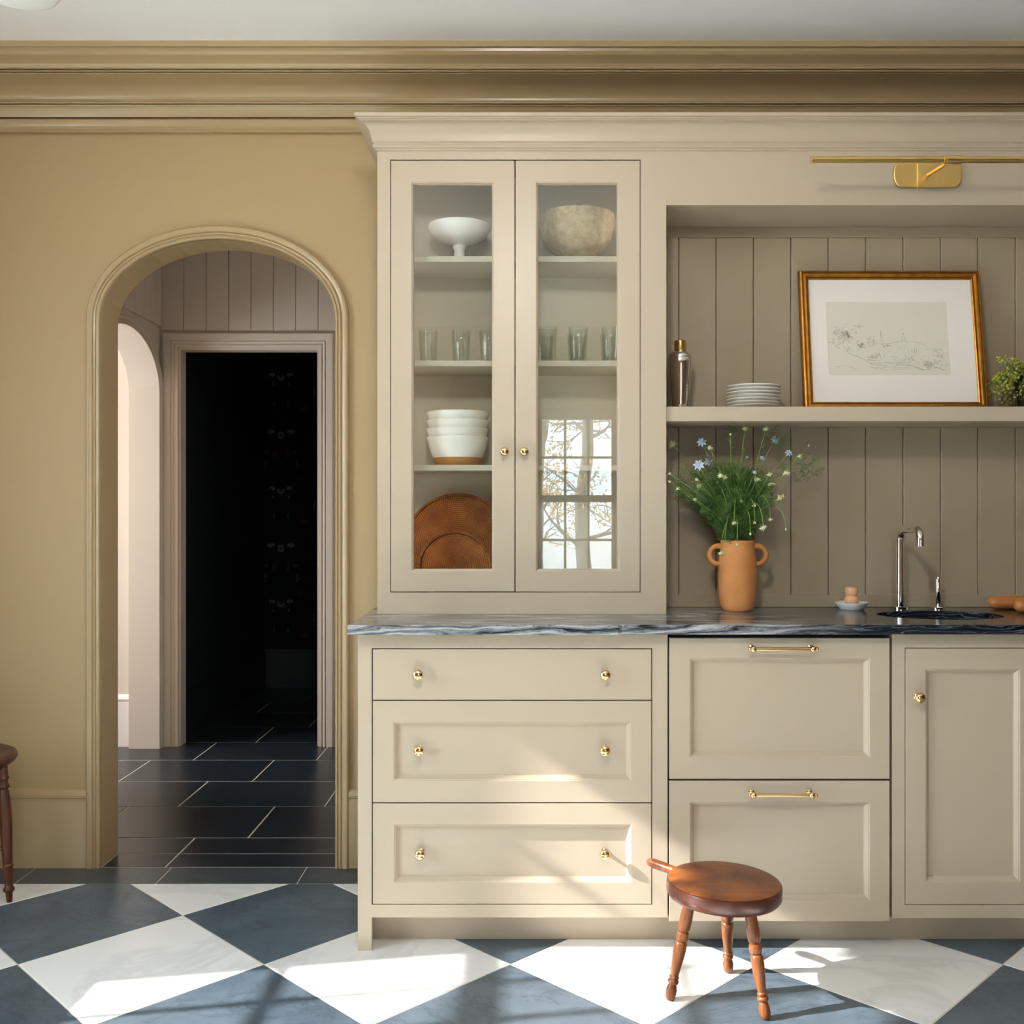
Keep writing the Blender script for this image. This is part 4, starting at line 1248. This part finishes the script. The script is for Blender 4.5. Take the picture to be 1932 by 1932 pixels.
# ------------------------------------------------------------------ milking stool
sX, sY, sZ = .497, 2.552, .2955
st = thing('milking_stool', 'low three-legged wooden stool with a round seat and stub handle on the tiles', 'stool', (sX, sY, 0))
tilt = Matrix.Translation((sX, sY, sZ)) @ Matrix.Rotation(math.radians(1.5), 4, 'Y')
R0 = .1425
obj('seat', MB().lathe([(0, -.0015), (.05, -.0012), (.10, -.0004), (R0 - .006, 0), (R0 - .002, -.0015), (R0 - .004, -.004), (R0 - .01, -.008), (0, -.008)], tilt, 72), M['stool_seat'], st, loc=(sX, sY, sZ), smooth=True)
obj('seat_rim', MB().lathe([(R0 - .004, -.0015), (R0, -.004), (R0 + .0015, -.010), (R0 + .0015, -.032), (R0 - .003, -.040), (0, -.040), (0, -.006), (R0 - .006, -.0035)], tilt, 72), M['stool_rim'], st, loc=(sX, sY, sZ), smooth=True, label='dark polished rim of the seat')
he = Vector((wx(1222, 2.74), 2.74, .277)); hs = Vector((sX, sY, sZ - .022)); dv = (he - hs); L = dv.length; dv.normalize()
hs2 = hs + dv * .12
pts = [hs2 + dv * (L - .12) * t for t in (0, .3, .6, .85, .95, 1.0)]
hd_ = obj('stub_handle', MB().tube(pts, [.011, .011, .0125, .0125, .0105, .006], 16), M['stool'], st, smooth=True, sharp=1.2)
hp_ = he - dv * .018
obj('hole_shade_disc', MB().tube([hp_ + Vector((.0035, -.0100, .001)), hp_ + Vector((.0045, -.0135, .001))], .0028, 12), M['shadowgap'], hd_)  # dark disc drawn for the shade of a hole in the handle
LP_ = [(0, .007), (.015, .0115), (.05, .0135), (.10, .0135), (.135, .011), (.15, .0095), (.158, .0125), (.17, .0140), (.185, .0135), (.195, .0105), (.205, .0120), (.22, .0125), (.232, .0100), (.26, .0110), (.36, .0140),
       (.46, .0158), (.53, .0155), (.548, .0130), (.553, .0105), (.560, .0140), (.585, .0158), (.615, .0158), (.635, .0145), (.642, .0108), (.65, .0130), (.668, .0155), (.76, .0162), (.88, .0145), (1.0, .0130)]
for fx_, fd in ((wx(1263, 2.535), 2.535), (wx(1374, 2.69), 2.69), (wx(1445, 2.437), 2.437)):
    ft = Vector((fx_, fd, 0)); tpv = Vector((sX + (fx_ - sX) * .60, sY + (fd - sY) * .60, sZ - .030)); ax = tpv - ft; L = ax.length
    mx = Matrix.Translation(ft) @ ax.to_track_quat('Z', 'Y').to_matrix().to_4x4()
    m = MB().lathe([(r, t * L) for t, r in LP_], mx, 24)
    m.v = [(v[0], v[1], max(v[2], 0)) for v in m.v]
    obj('leg', m, M['stool'], st, loc=tuple(ft), smooth=True, sharp=.75)

# second seat, cut by the left edge of the picture
cX, cY = -1.825, 3.17
ch = thing('round_stool', 'dark turned wooden stool beside the wall left of the arch', 'stool', (cX, cY, 0))
T = Matrix.Translation((cX, cY, 0))
obj('seat', MB().lathe([(0, .452), (.12, .452), (.17, .457), (.190, .460), (.200, .455), (.203, .445), (.196, .432), (.180, .422), (.150, .415), (0, .412)], T, 56), M['seatwood'], ch, smooth=True, sharp=1.2)
CP = [(0, .008), (.04, .010), (.07, .0105), (.085, .0165), (.10, .0170), (.12, .012), (.14, .0115), (.24, .0145), (.26, .0150), (.272, .0165), (.285, .0130), (.30, .0150), (.38, .0160), (.55, .0185), (.68, .0185), (.76, .0165),
      (.82, .0135), (.835, .0115), (.845, .0160), (.86, .0165), (.875, .0120), (.90, .0120), (.915, .0170), (.93, .0140), (1.0, .0130)]
for a in (0.02, PI / 2, PI, 1.5 * PI):
    ft = Vector((cX + .198 * math.cos(a), cY + .198 * math.sin(a), 0)); tpv = Vector((cX + .178 * math.cos(a), cY + .178 * math.sin(a), .425)); ax = tpv - ft; L = ax.length
    mx = Matrix.Translation(ft) @ ax.to_track_quat('Z', 'Y').to_matrix().to_4x4()
    m = MB().lathe([(r, t * L) for t, r in CP], mx, 20); m.v = [(v[0], v[1], max(v[2], 0)) for v in m.v]
    obj('leg', m, M['darkwood'], ch, loc=tuple(ft), smooth=True, sharp=.75)
for (a, z) in ((0, .17), (PI / 2, .20)):
    p = Vector((math.cos(a), math.sin(a), 0)) * .186; m = MB().tube([(cX - p.x, cY - p.y, z), (cX, cY, z), (cX + p.x, cY + p.y, z)], [.008, .011, .008], 10)
    obj('stretcher', m, M['darkwood'], ch, smooth=True)

# ceiling lamp
px0, py0, pz0 = -1.118, 2.21, 2.36
pe = thing('pendant_lamp', 'white opal drum lamp hanging at the top left corner', 'light', (px0, py0, ZC))
T = Matrix.Translation((px0, py0, 0))
obj('lamp_shade', MB().lathe([(0, pz0), (.078, pz0), (.086, pz0 + .003), (.090, pz0 + .010), (.090, pz0 + .15), (.083, pz0 + .155), (0, pz0 + .156)], T, 48), M['opal'], pe, smooth=True, sharp=.9)
obj('rod', MB().tube([(px0, py0, pz0 + .155), (px0, py0, ZC - .015)], .006, 12), M['satinbrass'], pe, smooth=True)
obj('ceiling_rose', MB().lathe([(0, ZC), (.055, ZC), (.055, ZC - .012), (.045, ZC - .02), (0, ZC - .02)], T, 32), M['satinbrass'], pe, smooth=True)

# lit copy added out of view to brighten ceiling and upper cabinets
def_lit = M['added_glow']
P2 = (-.06, .90)
p2 = thing('pendant_lamp', 'unseen lit drum lamp added to brighten the middle of the room', 'light', (P2[0], P2[1], ZC))
T = Matrix.Translation((P2[0], P2[1], 0))
obj('lamp_shade', MB().lathe([(0, pz0), (.078, pz0), (.086, pz0 + .003), (.090, pz0 + .010), (.090, pz0 + .15), (.083, pz0 + .155), (0, pz0 + .156)], T, 32), def_lit, p2, smooth=True, sharp=.9)
obj('rod', MB().tube([(P2[0], P2[1], pz0 + .155), (P2[0], P2[1], ZC - .015)], .006, 12), M['satinbrass'], p2, smooth=True)
obj('ceiling_rose', MB().lathe([(0, ZC), (.055, ZC), (.055, ZC - .012), (.045, ZC - .02), (0, ZC - .02)], T, 32), M['satinbrass'], p2, smooth=True)

# ------------------------------------------------------------------ outdoors, mirrored in the cabinet glass
tag(obj('ground', bx(-60, 60, -90, YF - .5, -.6, -.5).box(-60, XL - 2.2, YF - .5, 30, -.6, -.5), M['ground']), kind='structure')


def tree(x, y, h, r, seed, lab, nl):
    R = random.Random(seed)
    t = thing('tree', lab, 'tree', (x, y, -.5), 'bare trees outside the window')
    bend = [Vector((x, y, -.5))]
    for k in range(1, 9): bend.append(bend[-1] + Vector((R.gauss(0, .05), R.gauss(0, .05), h / 8)))
    obj('trunk', MB().tube(bend, [r * (1 - .08 * k) for k in range(9)], 10), M['bark'], t, smooth=True)
    m = MB(); lm = MB()
    def grow(p, d, L, rr, depth):
        pts = [p]; dd = d.copy()
        for k in range(4):
            dd = (dd + Vector((R.gauss(0, .22), R.gauss(0, .22), R.gauss(.02, .18)))).normalized(); pts.append(pts[-1] + dd * L / 4)
        m.tube(pts, [rr * (1 - .18 * k) for k in range(5)], 4 if depth > 1 else 5, False)
        if depth < 3:
            for k in range(4):
                q = pts[R.randint(1, 4)]; nd = (dd + Vector((R.gauss(0, .8), R.gauss(0, .8), R.gauss(.1, .6)))).normalized()
                grow(q, nd, L * R.uniform(.4, .65), rr * .5, depth + 1)
        else:
            for k in range(nl):
                q = pts[R.randint(1, 4)] + Vector((R.gauss(0, .05), R.gauss(0, .05), R.gauss(0, .05)))
                dd2 = Vector((R.gauss(0, 1), R.gauss(0, 1), R.gauss(0, 1))).normalized(); s = dd2.orthogonal().normalized() * .022; e = dd2 * .07
                lm.add([q, q + e * .5 + s, q + e, q + e * .5 - s], [(0, 1, 2, 3)])
    for k in range(13):
        f = R.uniform(1.2, 7.9); i = int(f); p = bend[i].lerp(bend[min(8, i + 1)], f - i); a = R.uniform(0, 2 * PI)
        grow(p, Vector((math.cos(a), math.sin(a), R.uniform(.1, .9))).normalized(), R.uniform(.9, 1.7), r * .28, 1)
    tag(obj('branches', m, M['bark'], t, weld=False), kind='stuff')
    tag(obj('leaves', lm, M['autumn'], t, weld=False), kind='stuff')


tree(.86, -9.0, 5.2, .13, 3, 'thick trunked tree mirrored in the right door glass', 5)
tree(.30, -15.0, 6.4, .09, 5, 'thin trunked tree mirrored left in the door glass', 6)
tree(3.4, -21.0, 8.0, .16, 8, 'further tree mirrored at the right of the door glass', 7)
tree(-3.2, -17.0, 7.4, .14, 12, 'tree standing furthest left beyond the front window', 7)
